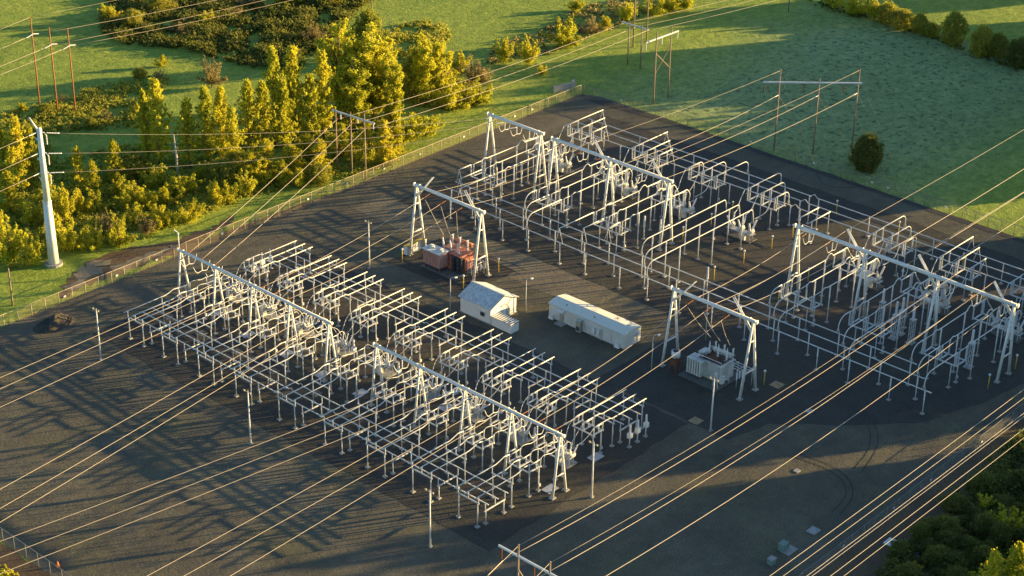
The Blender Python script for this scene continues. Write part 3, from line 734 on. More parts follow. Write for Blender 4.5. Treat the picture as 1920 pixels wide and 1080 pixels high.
m = MB(); m.box((0, .2, .15), (5.6, 1.0, .3))
for k in range(7): m.box((-2.5+k*.83, .2, 1.0), (.62, .9, 1.5))
m.build('crate', 'white', t); MB().box((0, .2, 1.85), (5.5, 1.0, .12)).build('lid', 'yellow', t)

t = thing('power_transformer', 'light grey power transformer with ribbed radiators under its white portal', 'transformer', (237.3, 165.9, 0))
t.scale = (.9, .9, .92)
MB().box((-.3, .2, .1), (8.6, 9.4, .26)).build('pad', 'conc_d', t)
MB().box((.3, -.6, 2.0), (4.2, 5.4, 3.5)).box((.3, -.6, 3.8), (4.6, 5.8, .16)).build('tank', 'tgrey', t)
rad(t, -2.0, 2.2, 2.6, 3.6, .7, 3.9, 6, 'tgrey')
rad(t, 1.6, 2.8, 2.4, 2.4, .7, 3.7, 5, 'tgrey')
for k, y in enumerate((1.7, -.4, -2.5)):
    b = MB().stack((.9, y, 3.9), (.05, 0, 1), 2.3, .25, 9, 8, .16).build('bushing', 'whiteporc', t, True)
    MB().tube((1.0, y, 6.15), (1.0, y, 6.55), .08).build('terminal', 'tgrey', b)
    MB().stack((-1.2, y*.7, 3.9), (-.1, 0, 1), 1.0, .2, 5, 8, .15).build('low_bushing', 'brownporc', t, True)
    b = MB().tube((2.6, y-.3, 3.2), (2.6, y-.3, 4.3), .1).stack((2.6, y-.3, 4.3), (0, 0, 1), 1.5, .2, 6, 8).build('surge_arrester', 'whiteporc', t, True)
    MB().box((2.6, y-.3, 5.9), (.6, .14, .14)).build('terminal', 'tgrey', b)
MB().tube((2.0, -3.0, 4.7), (2.0, 1.4, 4.7), .42, k=12).build('conservator', 'tgrey', t, True)
MB().tube((2.0, -2.2, 3.8), (2.0, -2.2, 4.4), .1).tube((2.0, .8, 3.8), (2.0, .8, 4.4), .1).build('conservator_support', 'tgrey', t)
m = MB()
for z in (3.9,):
    for x in (-.3, .5, 1.3, 2.1): m.tube((x, -2.2, z), (x, -8.0, z-.3), .07)
for y in (-4.4, -6.2, -7.8): m.tube((-.5, y, 3.8), (2.3, y, 3.8), .06).tube((-.5, y, 0), (-.5, y, 3.8), .08).tube((2.3, y, 0), (2.3, y, 3.8), .08)
m.build('bus_rack', 'steel', t, True)
for k in range(4): MB().stack((-.5+k*.9, -6.2, 1.6), (0, 0, 1), 1.5, .18, 6, 8).build('rack_insulator', 'whiteporc', t, True)
m = MB()
for s in (-1, 1): m.tube((-3.6, -3.4+s*.7, 0), (-3.4, -3.4, 3.4), .12)
m.tube((-3.6, -4.2, 2.4), (-2.6, -6.0, 2.4), .1); m.build('cable_support', 'steel', t, True)
MB().box((-1.5, -3.5, 1.1), (.9, .7, 1.6)).build('control_cabinet', 'beige', t)
m = MB()
for k in range(7): m.box((-1.72-.02, -2.9+k*.72, 2.0), (.12, .1, 3.2))
for k in range(5): m.box((-1.2+k*.8, -3.28, 2.0), (.1, .12, 3.2))
m.build('tank_stiffener', 'tgrey', t)
m = MB()
for x, y, r, h in ((-1.4, .9, .25, .7), (-1.3, -.9, .2, .5), (.2, 1.2, .3, .4), (.1, -1.6, .22, .8), (-.6, -2.6, .3, .45), (1.9, 1.6, .2, .6)): m.tube((x, y, 3.85), (x, y, 3.85+h), r, k=8)
for y in (-2.9, -1.0, .9, 2.0): m.tube((-1.9, y, 4.1), (2.4, y, 4.1), .07)
m.tube((-1.8, -3.2, 4.15), (-1.8, 2.0, 4.15), .08).build('top_pipework', 'dark', t)
m = MB()
for a, b in (((-1.95, -3.4), (-1.95, 2.2)), ((-1.95, 2.2), (2.5, 2.2)), ((2.5, 2.2), (2.5, -3.4))): m.tube((*a, 4.7), (*b, 4.7), .05).tube((*a, 3.9), (*a, 4.7), .05)
m.build('handrail', 'white', t)
MB().box((.3, -.6, 3.895), (3.6, 4.8, .02)).build('deck_stain', 'rust', t)
t = thing('oil_tank', 'rusty drum frame with a pale cap left of the grey transformer', 'tank', (234.0, 171.6, 0))
m = MB()
for x in (-.6, .6):
    for y in (-.6, .6): m.box((x, y, 1.6), (.16, .16, 3.2))
m.box((0, 0, 2.0), (1.3, 1.3, 1.2)); m.build('frame', 'rust', t)
MB().tube((0, 0, 2.9), (0, 0, 4.1), .8, k=14).build('drum', 'white', t, True); MB().tube((0, 0, 4.1), (0, 0, 4.2), .6, k=12).build('lid', 'dark', t, True)

# ------------------------------------------------------------------ lamp and camera poles
def mk_pole():
    t = thing('light_pole', '', 'light pole', group='tall white light poles')
    p = MB().tube((0, 0, 0), (0, 0, 10), .15, .10, 8).build('pole', 'white', t, True)
    MB().box((0, 0, .12), (.5, .5, .4)).build('base', 'conc', p)
    m = MB().box((0, 0, 9.9), (.08, 1.6, .08))
    for y in (-.75, .75): m.box((-.12, y, 10.08), (.24, .3, .22))
    m.ball((0, 0, 10.2), .1); m.build('floodlight', 'doortan', t); return t
kpo = Kit(mk_pole)
for u, v, w in [(166.5, 247.6, 'on bare gravel left of the near yard'), (166.4, 207.0, 'below the middle of the near yard'), (166.1, 165.3, 'at the front corner of the near yard'), (193.2, 156.3, 'right of the near right portal'), (222.2, 154.8, 'in front of the grey transformer'), (224.4, 239.5, 'left of the red transformer')]:
    kpo.put('tall white floodlight pole %s' % w, (u, v, 0))
def mk_lamp():
    t = thing('street_lamp', '', 'lamp', group='slim lamps round the control buildings')
    p = MB().tube((0, 0, 0), (0, 0, 6.6), .09, .07).build('pole', 'steel', t, True)
    MB().path(smooth([(0, 0, 6.5), (.1, -.1, 6.9), (.6, -.5, 7.0)], 3), .05).build('arm', 'steel', t, True)
    MB().box((.8, -.66, 6.98), (.55, .35, .16)).build('lamp_head', 'white', t); return t
kla = Kit(mk_lamp)
for u, v, w in [(222.7, 215.9, 'left of the gabled building'), (232.2, 205.5, 'between the gabled building and the trailer'), (231.5, 174.9, 'right of the trailer'), (246.6, 174.4, 'behind the grey transformer')]:
    kla.put('slim lamp on a post %s' % w, (u, v, 0))
# pads and boxes lying about
slab('access_cover', 223.0, 158.5, 1.9, 1.9, 'square cover with an orange patch left of the light pole at grey transformer', 'tan')
slab('access_cover', 242.5, 155.6, 2.0, 2.0, 'tan square cover right of the grey transformer globe post', 'tan')
slab('access_cover', 209.7, 125.6, 1.9, 1.6, 'pale square slab beside the two green boxes near the bottom fence', 'conc')
slab('access_cover', 215.3, 115.1, 2.0, 1.9, 'white square slab outside the bottom right fence', 'white')
slab('access_cover', 222.0, 137.2, 1.0, .9, 'small pale slab alone on open gravel under the wires', 'conc')
slab('access_cover', 239.0, 146.4, 1.4, 1.2, 'small pale slab near the curved gravel edge', 'conc')
t = thing('utility_box', 'green utility box on a pale pad near the bottom fence', 'box', (202.5, 125.8, 0))
MB().box((.3, -.5, .1), (2.4, 1.6, .2)).build('pad', 'conc', t); MB().box((-.3, .2, .75), (1.3, 1.0, 1.2)).box((-.3, .2, 1.4), (1.4, 1.1, .1)).build('cabinet', 'greenbox', t); MB().box((.6, .3, .6), (.5, .8, 1.0)).build('meter', 'dark', t)
t = thing('utility_box', 'small pale green box alone near the bottom edge', 'box', (198.2, 125.3, 0))
MB().box((0, 0, .5), (1.1, .9, .95)).build('cabinet', 'greenbox', t); MB().box((0, 0, 1.0), (1.2, 1.0, .08)).build('lid', 'conc', t)
t = thing('traffic_cone', 'orange cone by the lower left fence', 'cone', (124.6, 201.6, 0)); MB().tube((0, 0, .05), (0, 0, .9), .28, .06, 8).box((0, 0, .05), (.6, .6, .08)).build('cone', 'orange', t)
def mound(name, x, y, rx, ry, h, mat, label, cat, n=22):
    m = MB(); N = n; r = random.Random(5); ph = [r.uniform(0, 6) for _ in range(6)]
    for a in range(N+1):
        for b in range(N+1):
            u, v = a/N*2-1, b/N*2-1; q = u*u+v*v
            z = h*max(0, 1-q)**1.2*(1+.35*math.sin(4*u+ph[0])*math.sin(5*v+ph[1])+.25*math.sin(9*u+ph[2])*math.sin(8*v+ph[3]))+r.uniform(0, .12)*(q < 1)
            m.v.append((u*rx, v*ry, z-.02))
    for a in range(N):
        for b in range(N):
            k = a*(N+1)+b; m.f.append((k, k+N+1, k+N+2, k+1))
    o = m.build(name, mat); o.location = (x, y, 0.03); return tag(o, label, cat)
mound('spoil_heap', 168.6, 264.4, 4.2, 2.6, 1.5, 'boulder', 'dark heap of earth on the gravel near the left fence', 'earth heap')
t = thing('retaining_wall', 'pale concrete wall outside the back corner of the fence', 'wall', (322.6, 275.0, 0), math.radians(-18))
MB().box((0, 0, .8), (5.4, .5, 1.6)).build('wall', 'conc', t); MB().box((3.2, .6, 1.0), (1.4, .4, 2.0), .5).build('end_wall', 'conc', t)

# ------------------------------------------------------------------ fences
MAT['mesh_grey'] = chainlink('grey_chain_link_mesh', (.26, .26, .26), .13, .20)  # mesh coloured greyer to imitate skylight on the shaded fences
def fence(name, label, pts, h=2.5, sp=3.0, pm_='steel_sun'):
    t = thing(name, label, 'fence', (*pts[0], 0)); o = Vector(pts[0]); mb = MB(); rl = MB(); n = 0
    pm = MB().tube((0, 0, 0), (0, 0, h), .06, k=6).build('fence_post', pm_, t, True)
    for a, b in zip(pts, pts[1:]):
        a, b = Vector(a)-o, Vector(b)-o; k = max(1, round((b-a).length/sp)); dr = (b-a).normalized(); nn = Vector((-dr.y, dr.x))*.03
        mb.face([(a.x+nn.x, a.y+nn.y, .05), (b.x+nn.x, b.y+nn.y, .05), (b.x+nn.x, b.y+nn.y, h-.05), (a.x+nn.x, a.y+nn.y, h-.05)])
        rl.tube((a.x, a.y, h), (b.x, b.y, h), .045, k=5)
        for j in range(k+1):
            p = a.lerp(b, j/k)
            if n == 0: pm.location = (p.x, p.y, 0)
            else: dup(pm, (p.x, p.y, 0), parent=t)
            n += 1
    mb.build('chain_link', 'mesh' if pm_ == 'steel_sun' else 'mesh_grey', t); rl.build('top_rail', pm_, t)
    return t
fence('chain_link_fence', 'long chain link fence along the wooded left side of the yard', [(122.6, 270.2), (240, 270.2), (323.6, 270.2)])
fence('chain_link_fence', 'chain link fence between the yard and the frosted pasture', [(324.0, 269.6), (326.2, 240), (326.2, 96)], pm_='steel_shade')
fence('chain_link_fence', 'chain link fence along the bottom right beside the dark trees', [(326.0, 120.0), (200, 118.8), (122.6, 118.8)], 2.5, 3.3, 'steel_shade')
fence('chain_link_fence', 'short chain link fence at the lower left corner', [(122.6, 270), (122.6, 119.2)], 2.5, 3.0, 'steel_shade')
kdot = Kit(lambda: tag(MB().box((0, 0, 0), (.05, .5, .35)).build('warning_sign', 'white'), '', 'sign', 'small white signs on the fences'))
for k, u in enumerate([175, 187, 196.5, 213, 236, 247, 258, 269, 283, 300, 306]):
    kdot.put('small white warning sign on the left fence, %s from the left' % ORD[k], (u, 270.05, 1.3), math.pi/2)
for k, v in enumerate([259, 246.5, 222, 205, 190, 186, 172]):
    kdot.put('small white warning sign on the pasture fence, %s from the back corner' % ORD[k], (326.05 if v < 240 else 325, v, 1.3))
for k, u in enumerate([196, 208, 222, 233, 249]):
    kdot.put('small white warning sign on the bottom right fence, %s from the left' % ORD[k], (u, 119.1, 1.3), math.pi/2)

# ------------------------------------------------------------------ line structures
def wood_structure(label, poles, arm=None, xbrace=None, hang=(), group='wooden line structures', armmat='white', mat='wood'):
    """poles: (x, y, h); arm: two end points; hang: points under the arm with string length"""
    b = poles[0]; t = thing('line_structure', label, 'power pole', (b[0], b[1], 0), group=group)
    R = lambda p: (p[0]-b[0], p[1]-b[1], p[2] if len(p) > 2 else 0)
    for x, y, h in poles: MB().tube((x-b[0], y-b[1], 0), (x-b[0], y-b[1], h), .19, .13, 8).build('pole', mat, t, True)
    if arm: MB().tube(R(arm[0]), R(arm[1]), .2, k=6).build('crossarm', armmat, t)
    for p, q in (xbrace or []): MB().tube(R(p), R(q), .12, k=5).build('brace', mat, t)
    for p, L, mm in hang: MB().stack(R(p), (0, 0, -1), L, .16, 5, 6).build('insulator_string', mm, t, True)
    return t
P2 = lambda x, y, z=0: tuple(gp(x, y, z).to_2d())
wood_structure('three pole wooden structure just outside the left fence', [(252.6, 279.1, 14.2), (253.3, 275.2, 14.3), (253.3, 270.9, 15.2)], ((252.5, 280.0, 13.7), (253.5, 268.0, 13.7)), hang=[((252.4, 277.3, 13.6), 1.3, 'whiteporc'), ((253.4, 273.1, 13.6), 1.3, 'whiteporc'), ((253.5, 268.4, 13.6), 1.3, 'whiteporc')], armmat='steel')
for k, (x, y, h) in enumerate([(228.5, 354.5, 22.3), (229.8, 349.4, 20.8), (232.3, 345.9, 20.8)]):
    t = wood_structure('rust brown wooden pole, %s of three standing in the upper left thicket' % LMR[k], [(x, y, h)], group='rust brown poles in the thicket', mat='rustwood')
    MB().stack((-.1, -.2, h-4.2), (-1, .05, -.25), 1.8, .14, 5, 6).stack((.1, .2, h-4.2), (1, -.05, -.2), 1.8, .14, 5, 6).build('insulator_string', 'whiteporc', t, True)
fp = [(328.2, 217.1, 19.3), (334.1, 210.6, 17.3), (341.5, 205.2, 19.0)]
a0, a1 = gp(1431, 154, 16.6), gp(1616, 156, 16.6)
t = wood_structure('three tall wooden poles under one long white crossarm in the frosted pasture', fp, (tuple(a0), tuple(a1)), hang=[((*gp(1433, 157, 16.4).to_2d(), 16.4), 1.9, 'brownporc'), ((*gp(1508, 157, 16.4).to_2d(), 16.4), 1.9, 'brownporc'), ((*gp(1583, 158, 16.4).to_2d(), 16.4), 1.9, 'brownporc')])
gy = MB(); gd = MB()
for k, ((x, y, h), (ax, ay)) in enumerate(zip(fp+fp, [P2(1505, 253), P2(1577, 253), P2(1646, 253), P2(1526, 305), P2(1602, 308), P2(1675, 306)])):
    z = 13.2 if k < 3 else h-1.2; a = Vector((x, y, z)); b = Vector((ax, ay, 0)); o = Vector((fp[0][0], fp[0][1], 0))
    gy.tube(a-o, b-o, .035, k=4); gd.tube(b-o, b.lerp(a, .13)-o, .09, k=5)
gy.build('guy_wire', 'wire', t); gd.build('guy_guard', 'yellow', t)
zc = 15.6
wood_structure('two pole wooden structure with an X brace and a white crossarm behind the back corner', [(331.1, 254.0, 17.8), (336.9, 254.2, 17.8)], ((*gp(1212, 80, zc).to_2d(), zc), (*gp(1272, 58, zc+.6).to_2d(), zc+.6)), [((331.1, 254, 12.6), (336.9, 254.2, 7.6)), ((331.1, 254, 7.4), (336.9, 254.2, 13.0))],
               [((*gp(1212, 80, zc).to_2d(), zc), 2.0, 'white'), ((*gp(1241.5, 70, zc).to_2d(), zc), 1.8, 'white'), ((*gp(1271, 59, zc+.5).to_2d(), zc+.5), 1.8, 'white')])
wood_structure('small two pole wooden structure beyond the back corner', [(347.4, 275.2, 11.1), (347.3, 271.1, 11.3)], ((347.4, 277.6, 10.6), (347.3, 269.2, 10.6)), armmat='steel')
wood_structure('tall X braced wooden structure running out of the top of the view', [(358.3, 282.3, 24), (363.8, 282.4, 24)], ((355.5, 282.2, 22), (366.5, 282.5, 22)), [((358.3, 282.3, 19.5), (363.8, 282.4, 11.5)), ((358.3, 282.3, 11.0), (363.8, 282.4, 19))])
wood_structure('single wooden pole at the top edge over the pasture', [(409.3, 269.9, 11)])
wood_structure('single wooden pole at the top edge behind the cottonwoods', [(329.3, 348.4, 11)])
wood_structure('short reddish wooden post outside the lower left fence', [(167.6, 276.2, 7.7)])
bz = 15.8
wood_structure('two pole wooden structure under a white crossarm at the bottom edge', [(156.9, 139.3, 17.7), (156.9, 133.6, 17.7)], ((156.9, 142.9, bz), (156.9, 129.6, bz)), [((156.9, 139.3, 13.6), (156.9, 133.6, 8.5)), ((156.9, 133.6, 13.6), (156.9, 139.3, 8.5))],
               [((156.9, 142.4, bz-.1), 2.0, 'brownporc'), ((156.9, 136.4, bz-.1), 2.0, 'brownporc'), ((156.9, 130.2, bz-.1), 2.0, 'brownporc')])
mx, my = 182.9, 284.8
t = thing('steel_monopole', 'tall pale steel monopole at the edge of the left woods', 'power pole', (mx, my, 0))
MB().path([(0, 0, .3), (0, 0, 13.5)], [1.05, .80], 12).build('lower_shaft', 'white', t, True)
MB().path([(0, 0, 13.5), (0, 0, 28.6)], [.70, .46], 12).tube((0, 0, 13.35), (0, 0, 13.6), .86, k=12).build('upper_shaft', 'white', t, True)
MB().tube((0, 0, 0), (0, 0, .45), 1.75, k=16).build('foundation', 'conc', t)
MB().tube((0, 0, 27.6), (-.9, 1.6, 30.6), .22, .13).build('top_arm', 'white', t, True)
for k, z in enumerate((27.6, 23.4, 19.4)):
    MB().path(smooth([(0, 0, z), (.6, -.45, z+.1), (.95, -.7, z-.6)], 3), .12).build('bracket', 'steel', t, True)
    MB().stack((.95, -.7, z-.5), (0, 0, -1), 1.9, .12, 5, 6).build('insulator_string', 'whiteporc', t, True)
    MB().tube((0, 0, z-2.0), (-.5, .9, z-1.0), .12).build('stub_arm', 'white', t, True)
def wire(label, a, b, sag=.6, r=.05, ia=0.0, ib=0.0, ins='brownporc', group='overhead wires', n=16):
    a, b = Vector(a), Vector(b); P = []
    for i in range(n+1):
        s = i/n; p = a.lerp(b, s); p.z -= 4*sag*s*(1-s); P.append(p)
    o = MB().path(P, r*.75, 5).build('overhead_wire', 'wire', None, True); tag(o, label, 'wire', group)
    L = (b-a).length
    for w, p, q in ((ia, P[0], P[1]), (ib, P[-1], P[-2])):
        if w: MB().stack(p, q-p, w, .12, 5, 6).build('insulator_string', ins, o, True)
    return o
# front lines coming in from the lower left
for gname, z0, L in (('second near bay', 10.2, [((60, 239.4), 239.6), ((60, 235.4), 237.2), ((60, 229.8), 232.9)]), ('fourth near bay', 10.2, [((60, 205.4), 218.4), ((60, 200.4), 215.6), ((60, 196.4), 214.4)]),
                     ('sixth near bay', 10.2, [((60, 209.5), 187.9), ((60, 205.5), 184.6), ((60, 201.5), 181.7)]), ('eighth near bay', 10.2, [((60, 178.6), 178.9), ((60, 174.8), 175.3), ((60, 168.0), 172.4)])):
    for j, (p, v) in enumerate(L):
        wire('%s of three wires crossing the lower left gravel to the %s' % (LMR[j], gname), (p[0], p[1], 10.6), (189.9, v, 10.7), .7, .055, 0, 1.6, 'whiteporc')
for j, (v, q) in enumerate(zip((251.9, 248.2, 244.6), ((252.6, 278.4, 12.2), (253.3, 274.4, 12.2), (253.3, 270.2, 12.2)))):
    wire('%s wire from the left end of the near portal to the wooden poles' % LMR[j], (190.3, v, 10.9), q, .5, .055, 1.5, .9)
for j, (v, v2) in enumerate(zip((232.0, 228.6, 225.2), (234.6, 230.2, 225.8))):
    wire('%s wire from the near left portal to the red transformer portal' % LMR[j], (190.4, v, 10.9), (236.1, v2, 13.6), .9, .055, 1.6, 1.6)
for j, (v, v2) in enumerate(zip((169.2, 165.8, 162.4), (170.2, 166.4, 162.4))):
    wire('%s wire from the near right portal to the grey transformer portal' % LMR[j], (190.4, v, 10.9), (236.1, v2, 13.9), .9, .06, 2.0, 1.8)
for j, (v, v2) in enumerate(zip((234.4, 230.0, 225.6), (231.6, 226.6, 221.6))):
    wire('%s wire from the red transformer portal to the far middle portal' % LMR[j], (236.4, v, 13.9), (272.1, v2, 14.0), 1.1, .055, 1.2, 1.6)
for j, (v, v2) in enumerate(zip((170.2, 166.6, 163.0), (171.2, 166.0, 160.8))):
    wire('%s wire from the grey transformer portal to the far right portal' % LMR[j], (236.4, v, 14.0), (272.1, v2, 14.0), .8, .06, 2.2, 2.0)
for j, (v, v2) in enumerate(zip((142.1, 136.0, 130.0), (141.1, 135.7, 130.3))):
    wire('%s conductor from the bottom edge poles to the far right portal' % LMR[j], (156.9, v, 13.7), (272.1, v2, 14.0), 2.3, .065, 0, 2.0)
    wire('%s conductor leaving the bottom edge poles towards the lower left' % LMR[j], (156.9, v, 13.7), (60, v-14, 8), 1.0, .06)
for j, (v, q) in enumerate(zip((139.3, 133.6), ((272.4, 139, 17.5), (272.4, 132.6, 17.5)))):
    wire('thin shield wire from %s bottom edge pole top to a portal arm' % ('left', 'right')[j], (156.9, v, 17.5), q, 1.9, .035)
    wire('thin shield wire from %s bottom edge pole top towards the lower left' % ('left', 'right')[j], (156.9, v, 17.5), (60, v-14, 12), 1.0, .035)
for j, (v, p) in enumerate(zip((216.4, 211.2, 206.0), fp)):
    wire('%s conductor from the far middle portal to the pasture poles' % LMR[j], (272.4, v, 14.0), (p[0], p[1], 13.3), .9, .06, 1.6, 1.6, 'whiteporc')
for j, (q, p) in enumerate(zip(((272.3, 223.4, 17.4), (272.3, 208.3, 17.4)), (fp[0], fp[2]))):
    wire('thin shield wire from a portal arm to the %s pasture pole top' % ('left', 'right')[j], q, (p[0], p[1], p[2]-.3), .5, .04)
for j, v in enumerate((156.3, 150.8, 145.4)):
    wire('%s conductor from the far right portal over the pasture' % LMR[j], (272.6, v, 13.9), (420, v+4, 15.5), 1.6, .065, 2.2, 0)
for j, v in enumerate((162.8, 147.7)):
    wire('thin shield wire from the %s arm of the far right portal over the pasture' % ('left', 'right')[j], (272.4, v, 17.4), (420, v+3, 18.5), 1.2, .04)
wire('thin shield wire between the two transformer side portals and far right portal', (236.2, 161.8, 17.4), (272.4, 162.8, 17.4), .5, .035)
wire('thin shield wire from the red transformer portal to the far middle portal', (236.2, 225.2, 17.3), (272.3, 223.4, 17.4), .5, .035)
# wires beside the bottom right fence
for j, v in enumerate((112.2, 110.9, 108.6, 108.1, 106.3, 105.0)):
    wire('%s of six long wires running beside the bottom right fence' % ORD[j], (120, v+.2, 16), (330, v-.2, 16.5), 1.2, (.055, .05, .055, .045, .055, .05)[j])
# line from the wooden poles by the left fence to the back corner and beyond
mid = [(252.6, 278.0, 12.2), (253.3, 273.6, 12.2), (253.3, 269.4, 12.2)]; far = [(347.4, 277.2, 10.3), (347.35, 273.2, 10.3), (347.3, 269.6, 10.3)]
for j in range(3):
    wire('%s wire from the wooden poles by the left fence to the back corner poles' % LMR[j], mid[j], far[j], 1.0, .055, 1.2, 0)
    wire('%s wire from the back corner poles to the top edge' % LMR[j], far[j], (430, far[j][1]-13, 9.5), .8, .055)
for j, (z, v) in enumerate(((27.6, 252.6), (23.4, 249.0), (19.4, 245.2))):
    wire('%s wire from the steel monopole to the far left portal' % ('upper', 'middle', 'lower')[j], (mx+.9, my-.7, z), (272.9, v, 13.7), 1.6, .045, 2.6, 1.6, 'whiteporc')
    wire('%s wire from the steel monopole out of the left edge' % ('upper', 'middle', 'lower')[j], (mx-.3, my+.1, z+.3), (60, 279, z-3), 1.5, .045, 2.2, 0, 'whiteporc')
for j, ((x, y, h), e) in enumerate(zip([(228.5, 354.5, 22.3), (229.8, 349.4, 20.8), (232.3, 345.9, 20.8)], (347.5, 342.5, 337.5))):
    wire('%s wire from the thicket poles to the top edge' % LMR[j], (x+1.7, y, h-4.5), (345, e-8, 16.5), 1.2, .055)
    wire('%s wire from the thicket poles to the left edge' % LMR[j], (x-1.7, y, h-4.6), (150, y-9, 16), 1.0, .055)
wire('thin shield wire from the left thicket pole to the top edge', (228.5, 354.5, 22.2), (345, 340, 22), .8, .04); wire('thin shield wire from the left thicket pole to the left edge', (228.5, 354.5, 22.2), (150, 345, 21), .8, .04)
# drop leads onto the transformers and hanging jumpers
for j, (v, y) in enumerate(zip((234.0, 229.8, 225.6), (230.2, 228.2, 226.2))):
    bar('drop_lead', smooth([(234.4, v, 13.2), (234.9, (v+y)/2, 9.8), (235.6, y, 6.5)], 4), '%s lead dropping from the line to the red transformer' % LMR[j], 'drop leads', .05, 'wire', 'cable')
for j, (v, y) in enumerate(zip((170.0, 166.4, 162.8), (167.6, 165.5, 163.4))):
    bar('drop_lead', smooth([(234.4, v, 13.2), (236.4, (v+y)/2, 9.6), (238.5, y, 6.6)], 4), '%s lead dropping from the line to the grey transformer' % LMR[j], 'drop leads', .05, 'wire', 'cable')
def loop(u, v, z, label, d=1.6):
    t = thing('jumper_loop', label, 'jumper', (u, v, z), group='hanging jumper loops under the portals')
    MB().stack((0, 0, -.3), (0, 0, -1), 1.5, .13, 5, 6).build('insulator_string', 'whiteporc', t, True)
    MB().path(smooth([(-2.0, 0, -.5), (-1.2, 0, -2.0), (0, 0, -1.9), (1.2, 0, -2.1), (2.0, .1, -.5)], 3), .065).build('jumper', 'alu', t, True)
k = 0
for u, z, vs in ((190.25, 10.9, [252.0, 248.2, 244.6, 239.6, 237.0, 233.0, 231.9, 228.6, 225.2, 218.4, 215.6]), (190.25, 10.9, [199.4, 196.0, 192.8, 187.9, 184.6, 178.9, 175.3, 172.4, 169.2, 165.8, 162.4])):
    for j, v in enumerate(vs): loop(u, v-.35, z, 'hanging jumper loop, %s from the left under the near %s portal' % (ORD[j], 'left' if v > 205 else 'right'))
for u, z, vs, w in ((273.0, 14.1, [249.0, 245.6, 242.0], 'far left'), (272.3, 14.2, [231.6, 226.6, 221.6, 216.4, 211.2, 206.0], 'far middle'), (272.4, 14.2, [171.2, 166.0, 160.8, 156.3, 150.8, 145.4, 141.1, 135.7, 130.3], 'far right')):
    for j, v in enumerate(vs): loop(u, v-.4, z, 'hanging jumper loop, %s from the left under the %s portal' % (ORD[j], w))

# ------------------------------------------------------------------ vegetation
def leaf_quads(C, rad, n, size, stretch=1.3):
    """C (m,3) clump centres, rad (m,) radii: n leaf sprays per clump, each a tilted rhombus"""
    m = len(C); P = np.repeat(C, n, 0); r = np.repeat(rad, n)
    d = rng.normal(size=(m*n, 3)); d /= np.linalg.norm(d, axis=1)[:, None]
    q = np.abs(rng.normal(size=m*n))*.62+.12*rng.random(m*n)
    P = P + d*(r*q)[:, None]*np.array([1, 1, stretch])
    nrm = d*.8 + rng.normal(size=(m*n, 3))*.7; nrm /= np.linalg.norm(nrm, axis=1)[:, None]
    a = np.cross(nrm, rng.normal(size=(m*n, 3))); a /= np.linalg.norm(a, axis=1)[:, None]; b = np.cross(nrm, a)
    s = size*(.55+.9*rng.random(m*n))[:, None]
    V = np.stack([P+a*s, P+b*s*.62, P-a*s*.9, P-b*s*.62], 1).reshape(-1, 3)
    V[:, 2] = np.maximum(V[:, 2], .05)
    return V, np.arange(len(V)).reshape(-1, 4)
def crown_points(kind, h, w, n):
    """clump centres strung along ragged branches, with their relative radii"""
    if kind == 'round':
        t = rng.random(n); z = h*(.06+.92*t); Rr = w*np.sqrt(np.clip(1-(2*(t-.42))**2*.80, .05, 1))
        a = rng.random(n)*2*np.pi; q = np.sqrt(rng.random(n)*.75+.25); lump = 1+.16*np.sin(3*a+z*.9)+.12*np.sin(5*a-z*.8)+.13*rng.normal(size=n)
        return np.stack([Rr*q*lump*np.cos(a), Rr*q*lump*np.sin(a), z], 1), 1.15-.45*q*rng.random(n)
    per = 11; nb = max(8, n//per); C = []; Q = []
    heads = [(0, 0, 1.0, .62), (.52, .2, .84, .55), (-.5, .3, .80, .55), (.15, -.55, .74, .5), (-.25, -.42, .9, .5), (.45, -.3, .66, .45)]
    for b in range(nb):
        a = b*2.39996+rng.normal()*.5; jit = .62+.62*rng.random()
        if kind in ('spire', 'cone', 'broad'):
            ox = oy = 0.0; H = h; ww = w
            if kind == 'broad':
                hx, hy, ht_, hw = heads[rng.integers(len(heads))]; ox, oy, H, ww = hx*w, hy*w, h*ht_, w*hw
            t = (b+rng.random())/nb if kind != 'broad' else rng.random()
            if kind == 'spire': R = ww*1.25*(.35+.72*math.sin(math.pi*min(1, t*.80+.13)))*(1-.93*t**1.9); lo = .10
            elif kind == 'cone': R = ww*1.2*(1.04-t)**.8; lo = .07
            else: R = ww*math.sin(math.pi*min(1, t*.78+.17))**.8; lo = .18
            z0 = H*(lo+((1.0 if kind == 'spire' else .95)-lo)*t); up = {'spire': .85, 'cone': .30, 'broad': .62}[kind]
            L = R*jit
            for k in range(per):
                u = (k+.4+.5*rng.random())/per
                C.append((ox*(.35+.65*t)+math.cos(a)*L*u+rng.normal()*.10*ww, oy*(.35+.65*t)+math.sin(a)*L*u+rng.normal()*.10*ww, z0+L*u*up*(.7+.6*rng.random())-.10*L*u*u+rng.normal()*.012*h)); Q.append(1.15-.9*u)
        else:                               # stems fanning out of the ground
            el = math.radians(12+75*(rng.random()**.8)); top = .62+.5*rng.random()
            for k in range(per):
                u = (k+1+rng.random()*.6)/per
                r_ = w*1.38*math.cos(el)*u**.75*(.8+.3*rng.random())*jit**.4; z = h*(.10+.86*math.sin(el)*u*top)
                C.append((math.cos(a)*r_+rng.normal()*.09*w, math.sin(a)*r_+rng.normal()*.09*w, min(z, h*1.05))); Q.append(1.2-.75*u)
    if kind in ('spire', 'cone'):
        for k in range(16): C.append((rng.normal()*.04*w, rng.normal()*.04*w, h*(.86+.15*k/15))); Q.append(.42-.28*k/15)
    return np.array(C), np.array(Q)
